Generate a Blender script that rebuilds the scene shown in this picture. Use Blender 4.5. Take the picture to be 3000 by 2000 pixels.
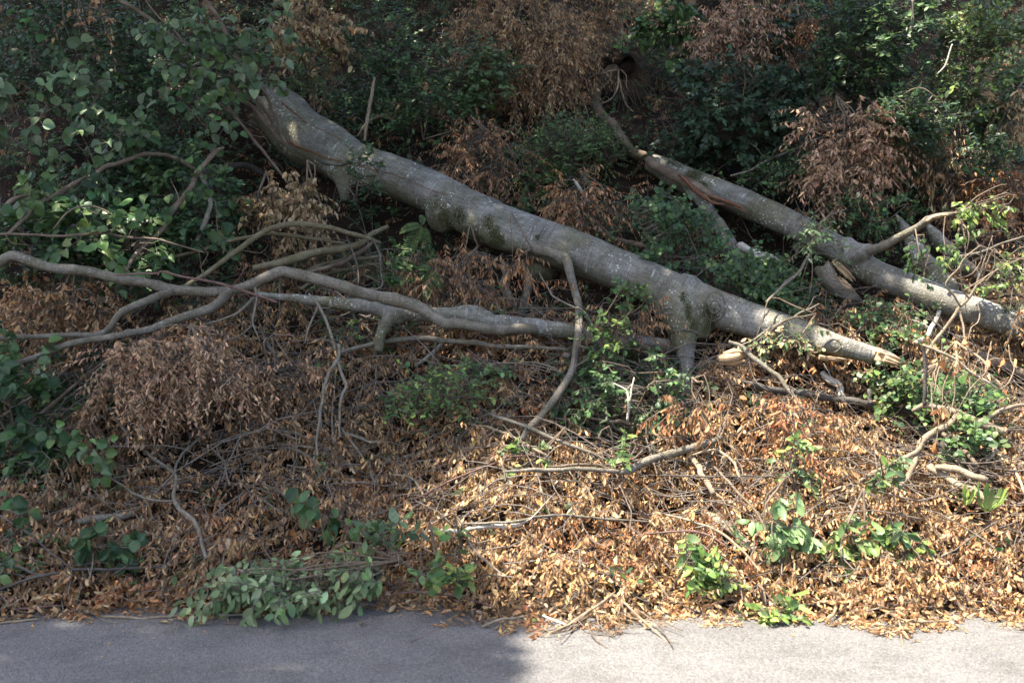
import bpy, math, random
import numpy as np
from mathutils import Vector, Matrix
from mathutils.bvhtree import BVHTree

random.seed(11)
R = np.random.default_rng(11)
S = bpy.context.scene
for o in list(bpy.data.objects):
    bpy.data.objects.remove(o)
COL = S.collection

# ------------------------------------------------------------------ camera, sky, sun, exposure
CAMZ = 1.65
FPX = 2917.0                       # focal length in pixels of the 3000 px wide photograph (35 mm lens)
cam_d = bpy.data.cameras.new('camera')
cam = bpy.data.objects.new('camera', cam_d)
COL.objects.link(cam)
cam.location = (0, 0, CAMZ)
cam.rotation_euler = (math.radians(90), 0, 0)
cam_d.lens = 35.0
cam_d.sensor_width = 36.0
cam_d.clip_end = 2000
cam_d.dof.use_dof = True
cam_d.dof.focus_distance = 9.0
cam_d.dof.aperture_fstop = 2.2
S.camera = cam

SUN = np.array((-0.34, -0.14, 0.92))
SUN /= np.linalg.norm(SUN)
w = bpy.data.worlds.new('World')
S.world = w
w.use_nodes = True
nt = w.node_tree
nt.nodes.clear()
sky = nt.nodes.new('ShaderNodeTexSky')
sky.sky_type = 'NISHITA'
sky.sun_disc = False
sky.air_density = 0.9
sky.dust_density = 3.0
sky.ozone_density = 0.2
sky.sun_elevation = math.asin(SUN[2])
sky.sun_rotation = math.atan2(SUN[0], SUN[1])
bg = nt.nodes.new('ShaderNodeBackground')
bg.inputs['Strength'].default_value = 0.14
wo = nt.nodes.new('ShaderNodeOutputWorld')
nt.links.new(sky.outputs[0], bg.inputs[0])
nt.links.new(bg.outputs[0], wo.inputs[0])
sl = bpy.data.lights.new('sun', 'SUN')
sl.energy = 5.0
sl.angle = math.radians(0.53)
sl.color = (1.0, 0.92, 0.79)
so = bpy.data.objects.new('sun', sl)
COL.objects.link(so)
so.rotation_euler = Vector(-SUN).to_track_quat('-Z', 'Y').to_euler()
so.location = (-8, -3, 22)

S.view_settings.view_transform = 'Standard'
S.view_settings.look = 'None'
S.view_settings.gamma = 1.0
S.view_settings.use_curve_mapping = False
S.view_settings.exposure = 2.1
S.render.engine = 'CYCLES'
cy = S.cycles
cy.use_denoising = True
cy.max_bounces = 5
cy.diffuse_bounces = 3
cy.glossy_bounces = 2
cy.transmission_bounces = 3
cy.transparent_max_bounces = 4
cy.caustics_reflective = False
cy.caustics_refractive = False
cy.sample_clamp_indirect = 4.0
cy.use_adaptive_sampling = False

# ------------------------------------------------------------------ small numeric helpers
def norm(a):
    a = np.asarray(a, float)
    return a / np.maximum(np.linalg.norm(a, axis=-1, keepdims=True), 1e-9)


def vnoise(x, y, seed=0):
    x = np.asarray(x, float) + 1000.0
    y = np.asarray(y, float) + 1000.0
    xi, yi = np.floor(x).astype(np.int64), np.floor(y).astype(np.int64)
    fx, fy = x - xi, y - yi
    fx, fy = fx * fx * (3 - 2 * fx), fy * fy * (3 - 2 * fy)

    def h(a, b):
        n = (a * 374761393 + b * 668265263 + seed * 974634541) & 0x7fffffff
        n = ((n ^ (n >> 13)) * 1274126177) & 0x7fffffff
        return ((n ^ (n >> 16)) & 0xffff) / 65535.0
    return (h(xi, yi) * (1 - fx) + h(xi + 1, yi) * fx) * (1 - fy) + (h(xi, yi + 1) * (1 - fx) + h(xi + 1, yi + 1) * fx) * fy


def P(px, py, D):
    """point seen at photograph pixel (px, py) at distance D along the view axis"""
    return np.array(((px - 1500.0) / FPX * D, D, CAMZ - (py - 1000.0) / FPX * D))


def proj(p):
    p = np.asarray(p)
    y = np.maximum(p[..., 1], 0.3)
    return 1500 + p[..., 0] / y * FPX, 1000 - (p[..., 2] - CAMZ) / y * FPX


# the two big trunks, needed early because the bank dips below them
def line_pts(a, b, Da, Db, pts):
    """pts (px, py, w px): depth runs so that the trunk is straight in space"""
    out, rad = [], []
    ax, bx = a, b
    for px, py, wd in pts:
        t = (px - ax) / (bx - ax)
        D = 1.0 / ((1 - t) / Da + t / Db)
        out.append(P(px, py, D))
        rad.append(wd / 2 / FPX * D)
    return np.array(out), np.array(rad)


TRUNK1, TRUNK1R = line_pts(816, 2640, 10.9, 7.95, [
    (800, 318, 150), (830, 340, 158), (893, 400, 166), (960, 442, 158), (1020, 468, 142), (1148, 514, 126), (1275, 566, 130),
    (1441, 640, 142), (1594, 700, 134), (1785, 776, 127), (1913, 830, 122), (2066, 893, 121), (2220, 944, 108),
    (2334, 975, 90), (2460, 1014, 66), (2560, 1040, 52), (2600, 1049, 44)])
TRUNK2, TRUNK2R = line_pts(1945, 3000, 10.7, 8.5, [
    (1915, 480, 54), (1960, 500, 72), (2040, 540, 80), (2168, 593, 80), (2296, 650, 80), (2423, 716, 76), (2551, 793, 78),
    (2678, 845, 84), (2806, 897, 84), (2933, 934, 80), (3040, 975, 76), (3250, 1060, 70)])

EDGE_X = np.array([-12, -3.0, -1.85, -1.0, -.45, -.1, .6, 1.1, 1.8, 2.3, 3.0, 12])
EDGE_D = np.array([5.85, 5.83, 5.92, 6.2, 6.1, 5.85, 5.9, 6.15, 5.95, 5.75, 5.8, 5.8])
TD = np.array([5.0, 5.95, 6.05, 6.4, 6.8, 7.2, 7.6, 8.0, 8.4, 8.9, 9.5, 10.2, 10.9, 11.7, 12.6, 13.5, 14.5, 16, 19, 25, 40, 120])
TZv = np.array([-.12, -.02, 0.03, .22, .44, .68, .95, 1.25, 1.58, 1.98, 2.42, 2.93, 3.48, 4.12, 4.88, 5.7, 6.6, 7.9, 10.0, 12.2, 14, 18])


def segdist2(x, y, line):
    best = np.full(np.shape(x), 1e9)
    for i in range(len(line) - 1):
        a, b = line[i, :2], line[i + 1, :2]
        d = b - a
        t = np.clip(((x - a[0]) * d[0] + (y - a[1]) * d[1]) / (d @ d), 0, 1)
        best = np.minimum(best, (x - a[0] - t * d[0]) ** 2 + (y - a[1] - t * d[1]) ** 2)
    return best


def Tz(x, y):
    """height of the top of the debris / undergrowth"""
    x = np.asarray(x, float)
    y = np.asarray(y, float)
    e = np.interp(x, EDGE_X, EDGE_D) - 5.95 + 0.42 * (vnoise(x * 2.2, x * 0 + 3.3, 5) - .5)
    fade = np.clip((8.6 - y) / 2.4, 0, 1)
    z = np.interp(y - e * fade, TD, TZv)
    amp = np.clip((y - 6.0) / 1.5, 0, 1)
    z = z + amp * (0.26 * (vnoise(x * 1.1, y * 1.1, 1) - .5) + 0.14 * (vnoise(x * 2.7, y * 2.7, 2) - .5))
    far = np.clip((y - 9.5) / 2, 0, 1)
    z = z + far * (0.6 * (vnoise(x * .55, y * .55, 3) - .5) + .42 * (vnoise(x * 1.5, y * 1.5, 8) - .5))
    z = z - 0.42 * np.exp(-segdist2(x, y + .18, TRUNK1) / .42 ** 2)
    z = z - 0.30 * np.exp(-segdist2(x, y + .10, TRUNK2) / .36 ** 2)
    return z


def Gz(x, y):
    dep = np.interp(y, [5, 6.2, 6.6, 9.0, 10, 30], [.06, .07, .2, .3, .16, .16])
    return Tz(x, y) - dep


DS = np.concatenate([np.arange(4.6, 20, .03), np.arange(20, 60, .3)])


def hit(px, py, lift=0.0):
    """distance at which the view ray through the pixel meets the debris surface raised by lift"""
    px = np.atleast_1d(np.asarray(px, float))
    py = np.atleast_1d(np.asarray(py, float))
    out = np.empty(len(px))
    for c in range(0, len(px), 2000):
        x = (px[c:c + 2000, None] - 1500) / FPX * DS
        z = CAMZ - (py[c:c + 2000, None] - 1000) / FPX * DS
        inside = z <= np.maximum(Tz(x, np.broadcast_to(DS, x.shape)), 0.0) + lift
        k = np.where(inside.any(1), inside.argmax(1), len(DS) - 1)
        out[c:c + 2000] = DS[k]
    return out


# ------------------------------------------------------------------ mesh and object helpers
def new_mesh(name, verts, faces, mat=None, smooth=True, attrs=None):
    """faces: (F,3) or (F,4) array, or list of such arrays"""
    me = bpy.data.meshes.new(name)
    fl = faces if isinstance(faces, list) else [faces]
    fl = [np.asarray(f, np.int64) for f in fl if len(f)]
    verts = np.asarray(verts, np.float32)
    loops = np.concatenate([f.ravel() for f in fl]).astype(np.int32)
    sizes = np.concatenate([np.full(len(f), f.shape[1]) for f in fl])
    starts = np.concatenate([[0], np.cumsum(sizes)[:-1]]).astype(np.int32)
    me.vertices.add(len(verts))
    me.vertices.foreach_set('co', verts.ravel())
    me.loops.add(len(loops))
    me.loops.foreach_set('vertex_index', loops)
    me.polygons.add(len(sizes))
    me.polygons.foreach_set('loop_start', starts)
    me.update(calc_edges=True)
    if smooth:
        me.polygons.foreach_set('use_smooth', np.ones(len(sizes), bool))
    for k, v in (attrs or {}).items():
        v = np.asarray(v, np.float32)
        if v.shape[1] == 3:
            a = me.attributes.new(k, 'FLOAT_VECTOR', 'POINT')
            a.data.foreach_set('vector', v.ravel())
        else:
            a = me.attributes.new(k, 'FLOAT_COLOR', 'POINT')
            a.data.foreach_set('color', v.ravel())
    if mat is not None:
        me.materials.append(mat)
    return me


def link(name, me, parent=None, loc=(0, 0, 0)):
    o = bpy.data.objects.new(name, me)
    COL.objects.link(o)
    o.location = loc
    if parent is not None:
        o.parent = parent
    return o


def tag(o, label=None, cat=None, group=None, kind=None):
    if label: o['label'] = label
    if cat: o['category'] = cat
    if group: o['group'] = group
    if kind: o['kind'] = kind
    return o


def empty(name, loc, label, cat, group=None):
    o = bpy.data.objects.new(name, None)
    COL.objects.link(o)
    o.location = loc
    return tag(o, label, cat, group)


def resample(pts, rad, step):
    pts = np.asarray(pts, float)
    rad = np.asarray(rad, float)
    n = len(pts)
    ext = np.vstack([2 * pts[0] - pts[1], pts, 2 * pts[-1] - pts[-2]])
    out, ro = [], []
    for i in range(n - 1):
        p0, p1, p2, p3 = ext[i:i + 4]
        L = np.linalg.norm(p2 - p1)
        m = max(1, int(math.ceil(L / step)))
        for t in np.arange(m) / m:
            out.append(.5 * ((2 * p1) + (-p0 + p2) * t + (2 * p0 - 5 * p1 + 4 * p2 - p3) * t * t + (-p0 + 3 * p1 - 3 * p2 + p3) * t ** 3))
            ro.append(rad[i] * (1 - t) + rad[i + 1] * t)
    out.append(pts[-1])
    ro.append(rad[-1])
    return np.array(out), np.array(ro)


def frames(pts):
    t = norm(np.gradient(pts, axis=0))
    ref = np.array((0, 0, 1.)) if abs(t[0, 2]) < .9 else np.array((1., 0, 0))
    u = norm(np.cross(ref, t[0]))
    us = []
    for k in range(len(pts)):
        u = norm(u - t[k] * (u @ t[k]))
        us.append(u)
    us = np.array(us)
    return t, us, np.cross(t, us)


def tube(pts, rad, seg=8, step=None, wob=.25, rough=.06, knots=.0, jag=0.0, rs=None, resamp=True):
    """a round limb along pts; returns verts, faces, bark coordinates"""
    rs = rs or R
    if resamp:
        pts, rad = resample(pts, rad, step or max(.02, float(np.mean(rad)) * 1.6))
    n = len(pts)
    if wob and n > 3:
        k = max(3, n // 5)
        kn = rs.normal(0, 1, (k + 2, 3))
        tt = np.linspace(0, k + 1 - 1e-6, n)
        i = np.minimum(tt.astype(int), k)
        f = (tt - i)[:, None]
        f = f * f * (3 - 2 * f)
        env = np.sin(np.linspace(0, math.pi, n))[:, None] ** .5
        pts = pts + (kn[i] * (1 - f) + kn[i + 1] * f) * rad[:, None] * wob * env
    t, u, v = frames(pts)
    s = np.concatenate([[0], np.cumsum(np.linalg.norm(np.diff(pts, axis=0), axis=1))])
    a = np.linspace(0, 2 * math.pi, seg, endpoint=False)
    rr = rad[:, None] * (1 + rough * rs.normal(0, 1, (n, seg)) * .5 + rough * rs.normal(0, 1, (n, 1)))
    if knots:
        for _ in range(int(knots * s[-1]) + (rs.random() < (knots * s[-1]) % 1)):
            sk, ak, kh = rs.uniform(0, s[-1]), rs.uniform(0, 6.28), rs.uniform(.25, .6)
            rk = np.interp(sk, s, rad)
            da = np.angle(np.exp(1j * (a - ak)))
            rr += rk * kh * np.exp(-((s[:, None] - sk) / (rk * .9)) ** 2 - (da[None] / .55) ** 2)
    ca, sa = np.cos(a), np.sin(a)
    ring = pts[:, None] + (u[:, None] * ca[None, :, None] + v[:, None] * sa[None, :, None]) * rr[..., None]
    if jag:
        ring[-1] += t[-1] * (rs.uniform(-.3, 1, seg) * jag * rad[-1])[:, None]
        ring[0] -= t[0] * (rs.uniform(-.3, 1, seg) * jag * rad[0])[:, None]
    bk = np.stack([np.broadcast_to(s[:, None], rr.shape), ca[None] * rr, sa[None] * rr], -1)
    V = np.vstack([ring.reshape(-1, 3), pts[:1] - t[:1] * rad[0] * .1, pts[-1:] + t[-1:] * rad[-1] * .1])
    B = np.vstack([bk.reshape(-1, 3), [[0, 0, 0]], [[s[-1], 0, 0]]])
    i = np.arange(n - 1)[:, None] * seg
    j = np.arange(seg)[None]
    jn = (j + 1) % seg
    q = np.stack([i + j, i + jn, i + seg + jn, i + seg + j], -1).reshape(-1, 4)
    jj = np.arange(seg)
    c0 = np.stack([np.full(seg, n * seg), (jj + 1) % seg, jj], -1)
    c1 = np.stack([np.full(seg, n * seg + 1), (n - 1) * seg + jj, (n - 1) * seg + (jj + 1) % seg], -1)
    return V, [q, np.vstack([c0, c1])], B


def tube_obj(name, pts, rad, mat, parent=None, base=None, **kw):
    V, F, B = tube(pts, rad, **kw)
    base = np.asarray(pts[0] if base is None else base, float)
    me = new_mesh(name, V - base, F, mat, True, {'bk': B})
    return link(name, me, parent, (0, 0, 0) if parent is not None else base)


def thin_tubes(paths, rad, seg=3):
    """many thin twigs at once. paths (M,K,3), rad (M,K)"""
    M, K, _ = paths.shape
    t = norm(np.gradient(paths, axis=1))
    ref = np.where(np.abs(t[..., 2:3]) < .9, np.array((0, 0, 1.)), np.array((1., 0, 0)))
    u = norm(np.cross(ref, t))
    v = np.cross(t, u)
    a = np.linspace(0, 2 * math.pi, seg, endpoint=False)
    ring = paths[:, :, None] + (u[:, :, None] * np.cos(a)[None, None, :, None] + v[:, :, None] * np.sin(a)[None, None, :, None]) * rad[:, :, None, None]
    V = ring.reshape(-1, 3)
    m = np.arange(M)[:, None, None] * K * seg
    k = np.arange(K - 1)[None, :, None] * seg
    j = np.arange(seg)[None, None]
    jn = (j + 1) % seg
    q = np.stack([m + k + j, m + k + jn, m + k + seg + jn, m + k + seg + j], -1).reshape(-1, 4)
    s = np.broadcast_to(np.arange(K)[None, :, None] * .08, (M, K, seg))
    B = np.stack([s + R.random((M, 1, 1)) * 9, np.broadcast_to(np.cos(a), (M, K, seg)) * .004, np.broadcast_to(np.sin(a), (M, K, seg)) * .004], -1).reshape(-1, 3)
    return V, q, B


# ------------------------------------------------------------------ materials
def mat_new(name):
    m = bpy.data.materials.new(name)
    m.use_nodes = True
    nt = m.node_tree
    nt.nodes.clear()
    out = nt.nodes.new('ShaderNodeOutputMaterial')
    return m, nt, out


def node(nt, typ, inp=None, **props):
    n = nt.nodes.new(typ)
    for k, v in props.items():
        setattr(n, k, v)
    for k, v in (inp or {}).items():
        if hasattr(v, 'is_output') or isinstance(v, bpy.types.NodeSocket):
            nt.links.new(v, n.inputs[k])
        else:
            n.inputs[k].default_value = v
    return n


def ramp(nt, fac, stops):
    r = nt.nodes.new('ShaderNodeValToRGB')
    nt.links.new(fac, r.inputs[0])
    e = r.color_ramp.elements
    while len(e) < len(stops):
        e.new(.5)
    for k, (p, c) in enumerate(stops):
        e[k].position = p
        e[k].color = (*c, 1) if len(c) == 3 else c
    return r.outputs[0]


def mix(nt, fac, a, b, mode='MIX'):
    n = nt.nodes.new('ShaderNodeMix')
    n.data_type = 'RGBA'
    n.blend_type = mode
    for idx, v in ((0, fac), (6, a), (7, b)):
        if isinstance(v, bpy.types.NodeSocket):
            nt.links.new(v, n.inputs[idx])
        else:
            n.inputs[idx].default_value = (*v, 1) if isinstance(v, tuple) and len(v) == 3 else v
    return n.outputs[2]


def leaf_mat(name, trans=.3, rough=.5, spec=.3, source='ATTR', under=None):
    m, nt, out = mat_new(name)
    if source == 'ATTR':
        col = node(nt, 'ShaderNodeAttribute', attribute_name='col').outputs['Color']
    else:
        col = node(nt, 'ShaderNodeObjectInfo').outputs['Color']
    tc = node(nt, 'ShaderNodeTexCoord')
    nz = node(nt, 'ShaderNodeTexNoise', {'Vector': tc.outputs['Object'], 'Scale': 55.0, 'Detail': 2.0})
    c2 = mix(nt, 1.0, col, ramp(nt, nz.outputs[0], [(.3, (.72, .7, .66)), (.7, (1.2, 1.2, 1.15))]), 'MULTIPLY')
    if under:
        geo = node(nt, 'ShaderNodeNewGeometry')
        f = node(nt, 'ShaderNodeMath', {0: geo.outputs['Backfacing'], 1: .45}, operation='MULTIPLY').outputs[0]
        c2 = mix(nt, f, c2, under)
    p = node(nt, 'ShaderNodeBsdfPrincipled', {'Base Color': c2, 'Roughness': rough, 'Specular IOR Level': spec})
    t = node(nt, 'ShaderNodeBsdfTranslucent', {'Color': c2})
    s = node(nt, 'ShaderNodeMixShader', {0: trans, 1: p.outputs[0], 2: t.outputs[0]})
    nt.links.new(s.outputs[0], out.inputs[0])
    return m


def bark_mat(name, base, dark, light, lichen=.0, olive=.0, band=.5, scale=1.0, rough=.8, moss=0.0):
    m, nt, out = mat_new(name)
    at = node(nt, 'ShaderNodeAttribute', attribute_name='bk').outputs['Vector']
    mp = node(nt, 'ShaderNodeMapping', {0: at, 'Scale': (1, 1, 1)})
    v = mp.outputs[0]
    big = node(nt, 'ShaderNodeTexNoise', {'Vector': v, 'Scale': 3.5 * scale, 'Detail': 6.0, 'Roughness': .62}).outputs[0]
    c = ramp(nt, big, [(.28, dark), (.5, base), (.74, light)])
    # fine rings round the limb
    mb = node(nt, 'ShaderNodeMapping', {0: at, 'Scale': (95 * scale, 7 * scale, 7 * scale)})
    ring = node(nt, 'ShaderNodeTexNoise', {'Vector': mb.outputs[0], 'Scale': 1.0, 'Detail': 3.0}).outputs[0]
    c = mix(nt, band, c, ramp(nt, ring, [(.3, (.6, .58, .56)), (.52, (1, 1, 1)), (.75, (1.2, 1.2, 1.2))]), 'MULTIPLY')
    if olive:
        on = node(nt, 'ShaderNodeTexNoise', {'Vector': v, 'Scale': 2.1 * scale, 'Detail': 5.0, 'Roughness': .6}).outputs[0]
        c = mix(nt, node(nt, 'ShaderNodeMath', {0: ramp(nt, on, [(.45, (0, 0, 0)), (.68, (1, 1, 1))]), 1: olive}, operation='MULTIPLY').outputs[0], c, (.135, .125, .062))
    hgt = ring
    if moss:  # moss here sets an olive-brown tint that deepens towards the underside
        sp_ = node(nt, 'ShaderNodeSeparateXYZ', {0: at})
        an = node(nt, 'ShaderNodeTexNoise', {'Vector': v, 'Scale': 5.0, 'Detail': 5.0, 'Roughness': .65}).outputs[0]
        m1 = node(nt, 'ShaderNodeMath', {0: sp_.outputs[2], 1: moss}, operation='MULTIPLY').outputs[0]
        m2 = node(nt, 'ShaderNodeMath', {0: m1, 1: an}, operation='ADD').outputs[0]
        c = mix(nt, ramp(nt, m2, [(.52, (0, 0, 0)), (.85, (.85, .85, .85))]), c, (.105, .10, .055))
    if lichen:
        vo = node(nt, 'ShaderNodeTexVoronoi', {'Vector': v, 'Scale': 30.0 * scale, 'Randomness': 1.0})
        wn = node(nt, 'ShaderNodeTexNoise', {'Vector': v, 'Scale': 4.0, 'Detail': 3.0}).outputs[0]
        thr = node(nt, 'ShaderNodeMath', {0: wn, 1: .46}, operation='SUBTRACT').outputs[0]
        thr = node(nt, 'ShaderNodeMath', {0: thr, 1: 1.6}, operation='MULTIPLY').outputs[0]
        spot = node(nt, 'ShaderNodeMath', {0: vo.outputs['Distance'], 1: thr}, operation='LESS_THAN').outputs[0]
        sf = node(nt, 'ShaderNodeMath', {0: spot, 1: lichen}, operation='MULTIPLY').outputs[0]
        c = mix(nt, sf, c, (.46, .47, .43))
        # pale streaks that run round the trunk
        ms = node(nt, 'ShaderNodeMapping', {0: at, 'Scale': (30, 6, 6)})
        st = node(nt, 'ShaderNodeTexNoise', {'Vector': ms.outputs[0], 'Scale': 1.0, 'Detail': 4.0, 'Roughness': .7}).outputs[0]
        wn2 = node(nt, 'ShaderNodeTexNoise', {'Vector': v, 'Scale': 2.3, 'Detail': 2.0}).outputs[0]
        sm = node(nt, 'ShaderNodeMath', {0: ramp(nt, st, [(.60, (0, 0, 0)), (.66, (1, 1, 1))]), 1: ramp(nt, wn2, [(.44, (0, 0, 0)), (.6, (1, 1, 1))])}, operation='MULTIPLY').outputs[0]
        sm = node(nt, 'ShaderNodeMath', {0: sm, 1: lichen * .9}, operation='MULTIPLY').outputs[0]
        c = mix(nt, sm, c, (.44, .45, .44))
    mk = node(nt, 'ShaderNodeMapping', {0: at, 'Scale': (5 * scale, 26 * scale, 26 * scale)})
    sc_ = node(nt, 'ShaderNodeTexNoise', {'Vector': mk.outputs[0], 'Scale': 1.0, 'Detail': 5.0, 'Roughness': .7}).outputs[0]
    c = mix(nt, .8, c, ramp(nt, sc_, [(.40, (1, 1, 1)), (.47, (.62, .6, .56)), (.52, (1, 1, 1)), (.70, (1.18, 1.18, 1.18))]), 'MULTIPLY')
    fine = node(nt, 'ShaderNodeTexNoise', {'Vector': v, 'Scale': 60.0 * scale, 'Detail': 4.0}).outputs[0]
    c = mix(nt, .6, c, ramp(nt, fine, [(.3, (.72, .7, .68)), (.7, (1.22, 1.22, 1.2))]), 'MULTIPLY')
    hs = node(nt, 'ShaderNodeMath', {0: hgt, 1: fine}, operation='ADD').outputs[0]
    b = node(nt, 'ShaderNodeBump', {'Height': hs, 'Strength': .8, 'Distance': .01})
    p = node(nt, 'ShaderNodeBsdfPrincipled', {'Base Color': c, 'Roughness': rough, 'Specular IOR Level': .25, 'Normal': b.outputs[0]})
    nt.links.new(p.outputs[0], out.inputs[0])
    return m


def wood_mat(name, a, b_):
    m, nt, out = mat_new(name)
    at = node(nt, 'ShaderNodeAttribute', attribute_name='bk').outputs['Vector']
    mp = node(nt, 'ShaderNodeMapping', {0: at, 'Scale': (4, 90, 90)})
    n = node(nt, 'ShaderNodeTexNoise', {'Vector': mp.outputs[0], 'Scale': 1.0, 'Detail': 4.0}).outputs[0]
    c = ramp(nt, n, [(.3, a), (.7, b_)])
    bp = node(nt, 'ShaderNodeBump', {'Height': n, 'Strength': .8, 'Distance': .01})
    p = node(nt, 'ShaderNodeBsdfPrincipled', {'Base Color': c, 'Roughness': .8, 'Specular IOR Level': .2, 'Normal': bp.outputs[0]})
    nt.links.new(p.outputs[0], out.inputs[0])
    return m


M = {}
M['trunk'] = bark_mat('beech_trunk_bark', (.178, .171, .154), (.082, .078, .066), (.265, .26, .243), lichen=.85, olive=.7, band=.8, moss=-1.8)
M['grey'] = bark_mat('grey_limb_bark', (.165, .145, .118), (.085, .072, .055), (.24, .215, .18), lichen=.3, olive=.4, band=.7, scale=1.6)
M['dark'] = bark_mat('dark_limb_bark', (.085, .075, .065), (.04, .035, .03), (.15, .135, .12), band=.6, scale=1.6)
M['olive'] = bark_mat('olive_stem_bark', (.15, .125, .075), (.08, .065, .04), (.22, .19, .125), olive=.5, band=.4, scale=2)
M['brown'] = bark_mat('brown_stick_bark', (.16, .12, .085), (.085, .06, .045), (.25, .2, .15), band=.5, scale=2)
M['tan'] = bark_mat('tan_stick_bark', (.255, .2, .14), (.15, .112, .075), (.36, .295, .215), band=.35, scale=2)
M['red'] = bark_mat('reddish_twig_bark', (.17, .1, .085), (.1, .055, .045), (.26, .17, .14), band=.4, scale=2)
M['pale'] = bark_mat('bleached_wood_bark', (.45, .41, .35), (.3, .26, .21), (.56, .52, .46), band=.3, scale=2)
M['scar'] = bark_mat('scar_bark', (.11, .10, .08), (.06, .055, .042), (.18, .17, .14), band=.6, scale=2)
M['twig'] = bark_mat('twig_bark', (.15, .125, .105), (.08, .065, .055), (.24, .21, .18), band=.4, scale=2)
M['wood'] = wood_mat('split_wood', (.30, .19, .105), (.46, .34, .215))
M['redwood'] = wood_mat('dark_red_split_wood', (.07, .03, .018), (.19, .09, .05))
M['dead'] = leaf_mat('dead_leaf', .22, .55, .25, 'ATTR', under=(.36, .25, .15))
M['dead_obj'] = leaf_mat('dead_leaf_single', .22, .55, .25, 'OBJ', under=(.36, .25, .15))
M['green'] = leaf_mat('green_leaf', .3, .45, .32, 'ATTR', under=(.1, .14, .07))
M['green_obj'] = leaf_mat('green_leaf_single', .32, .46, .32, 'OBJ', under=(.13, .17, .09))


def soil_mat():
    m, nt, out = mat_new('humus_soil')
    tc = node(nt, 'ShaderNodeTexCoord').outputs['Object']
    n = node(nt, 'ShaderNodeTexNoise', {'Vector': tc, 'Scale': 1.3, 'Detail': 8.0, 'Roughness': .65}).outputs[0]
    c = ramp(nt, n, [(.3, (.016, .011, .008)), (.55, (.036, .025, .017)), (.75, (.085, .058, .037))])
    f = node(nt, 'ShaderNodeTexNoise', {'Vector': tc, 'Scale': 38.0, 'Detail': 6.0}).outputs[0]
    c = mix(nt, .7, c, ramp(nt, f, [(.3, (.5, .5, .5)), (.7, (1.3, 1.3, 1.3))]), 'MULTIPLY')
    b = node(nt, 'ShaderNodeBump', {'Height': f, 'Strength': 1.0, 'Distance': .04})
    p = node(nt, 'ShaderNodeBsdfPrincipled', {'Base Color': c, 'Roughness': .95, 'Specular IOR Level': .1, 'Normal': b.outputs[0]})
    nt.links.new(p.outputs[0], out.inputs[0])
    return m


def asphalt_mat():
    m, nt, out = mat_new('worn_asphalt')
    tc = node(nt, 'ShaderNodeTexCoord').outputs['Object']
    big = node(nt, 'ShaderNodeTexNoise', {'Vector': tc, 'Scale': 1.1, 'Detail': 6.0, 'Roughness': .6}).outputs[0]
    c = ramp(nt, big, [(.3, (.132, .128, .125)), (.7, (.172, .166, .161))])
    st_ = node(nt, 'ShaderNodeTexNoise', {'Vector': tc, 'Scale': 3.3, 'Detail': 7.0, 'Roughness': .7}).outputs[0]
    c = mix(nt, .8, c, ramp(nt, st_, [(.35, (.74, .73, .72)), (.5, (1, 1, 1)), (.68, (1.1, 1.1, 1.1))]), 'MULTIPLY')
    vo = node(nt, 'ShaderNodeTexVoronoi', {'Vector': tc, 'Scale': 105.0})
    stone = ramp(nt, node(nt, 'ShaderNodeSeparateColor', {0: vo.outputs['Color']}).outputs[0], [(.0, (.62, .62, .63)), (.55, (1, 1, 1)), (.93, (1.12, 1.1, 1.06)), (1, (1.7, 1.65, 1.55))])
    c = mix(nt, .75, c, stone, 'MULTIPLY')
    gap = ramp(nt, vo.outputs['Distance'], [(.35, (1, 1, 1)), (.75, (.6, .6, .6))])
    c = mix(nt, .7, c, gap, 'MULTIPLY')
    f = node(nt, 'ShaderNodeTexNoise', {'Vector': tc, 'Scale': 42.0, 'Detail': 5.0}).outputs[0]
    c = mix(nt, .6, c, ramp(nt, f, [(.35, (.7, .7, .7)), (.5, (1, 1, 1)), (.7, (1.12, 1.12, 1.12))]), 'MULTIPLY')
    hh = node(nt, 'ShaderNodeMath', {0: f, 1: vo.outputs['Distance']}, operation='SUBTRACT').outputs[0]
    b = node(nt, 'ShaderNodeBump', {'Height': hh, 'Strength': .9, 'Distance': .006})
    p = node(nt, 'ShaderNodeBsdfPrincipled', {'Base Color': c, 'Roughness': .85, 'Specular IOR Level': .3, 'Normal': b.outputs[0]})
    nt.links.new(p.outputs[0], out.inputs[0])
    return m


def moss_mat():
    m, nt, out = mat_new('dark_moss')
    tc = node(nt, 'ShaderNodeTexCoord').outputs['Object']
    n = node(nt, 'ShaderNodeTexNoise', {'Vector': tc, 'Scale': 60.0, 'Detail': 5.0}).outputs[0]
    c = ramp(nt, n, [(.3, (.022, .026, .010)), (.7, (.075, .078, .028))])
    b = node(nt, 'ShaderNodeBump', {'Height': n, 'Strength': 1.0, 'Distance': .02})
    p = node(nt, 'ShaderNodeBsdfPrincipled', {'Base Color': c, 'Roughness': .95, 'Specular IOR Level': .1, 'Normal': b.outputs[0]})
    nt.links.new(p.outputs[0], out.inputs[0])
    return m


M['soil'] = soil_mat()
M['asphalt'] = asphalt_mat()
M['moss'] = moss_mat()

# ------------------------------------------------------------------ setting: bank and road
def grid_mesh(name, xs, ys, zf, mat):
    X, Y = np.meshgrid(xs, ys)
    Z = zf(X, Y)
    V = np.stack([X, Y, Z], -1).reshape(-1, 3)
    nx, ny = len(xs), len(ys)
    i = np.arange(ny - 1)[:, None] * nx
    j = np.arange(nx - 1)[None]
    q = np.stack([i + j, i + j + 1, i + nx + j + 1, i + nx + j], -1).reshape(-1, 4)
    return new_mesh(name, V, q, mat)


def ax(*parts):
    return np.unique(np.round(np.concatenate(parts), 4))


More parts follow.
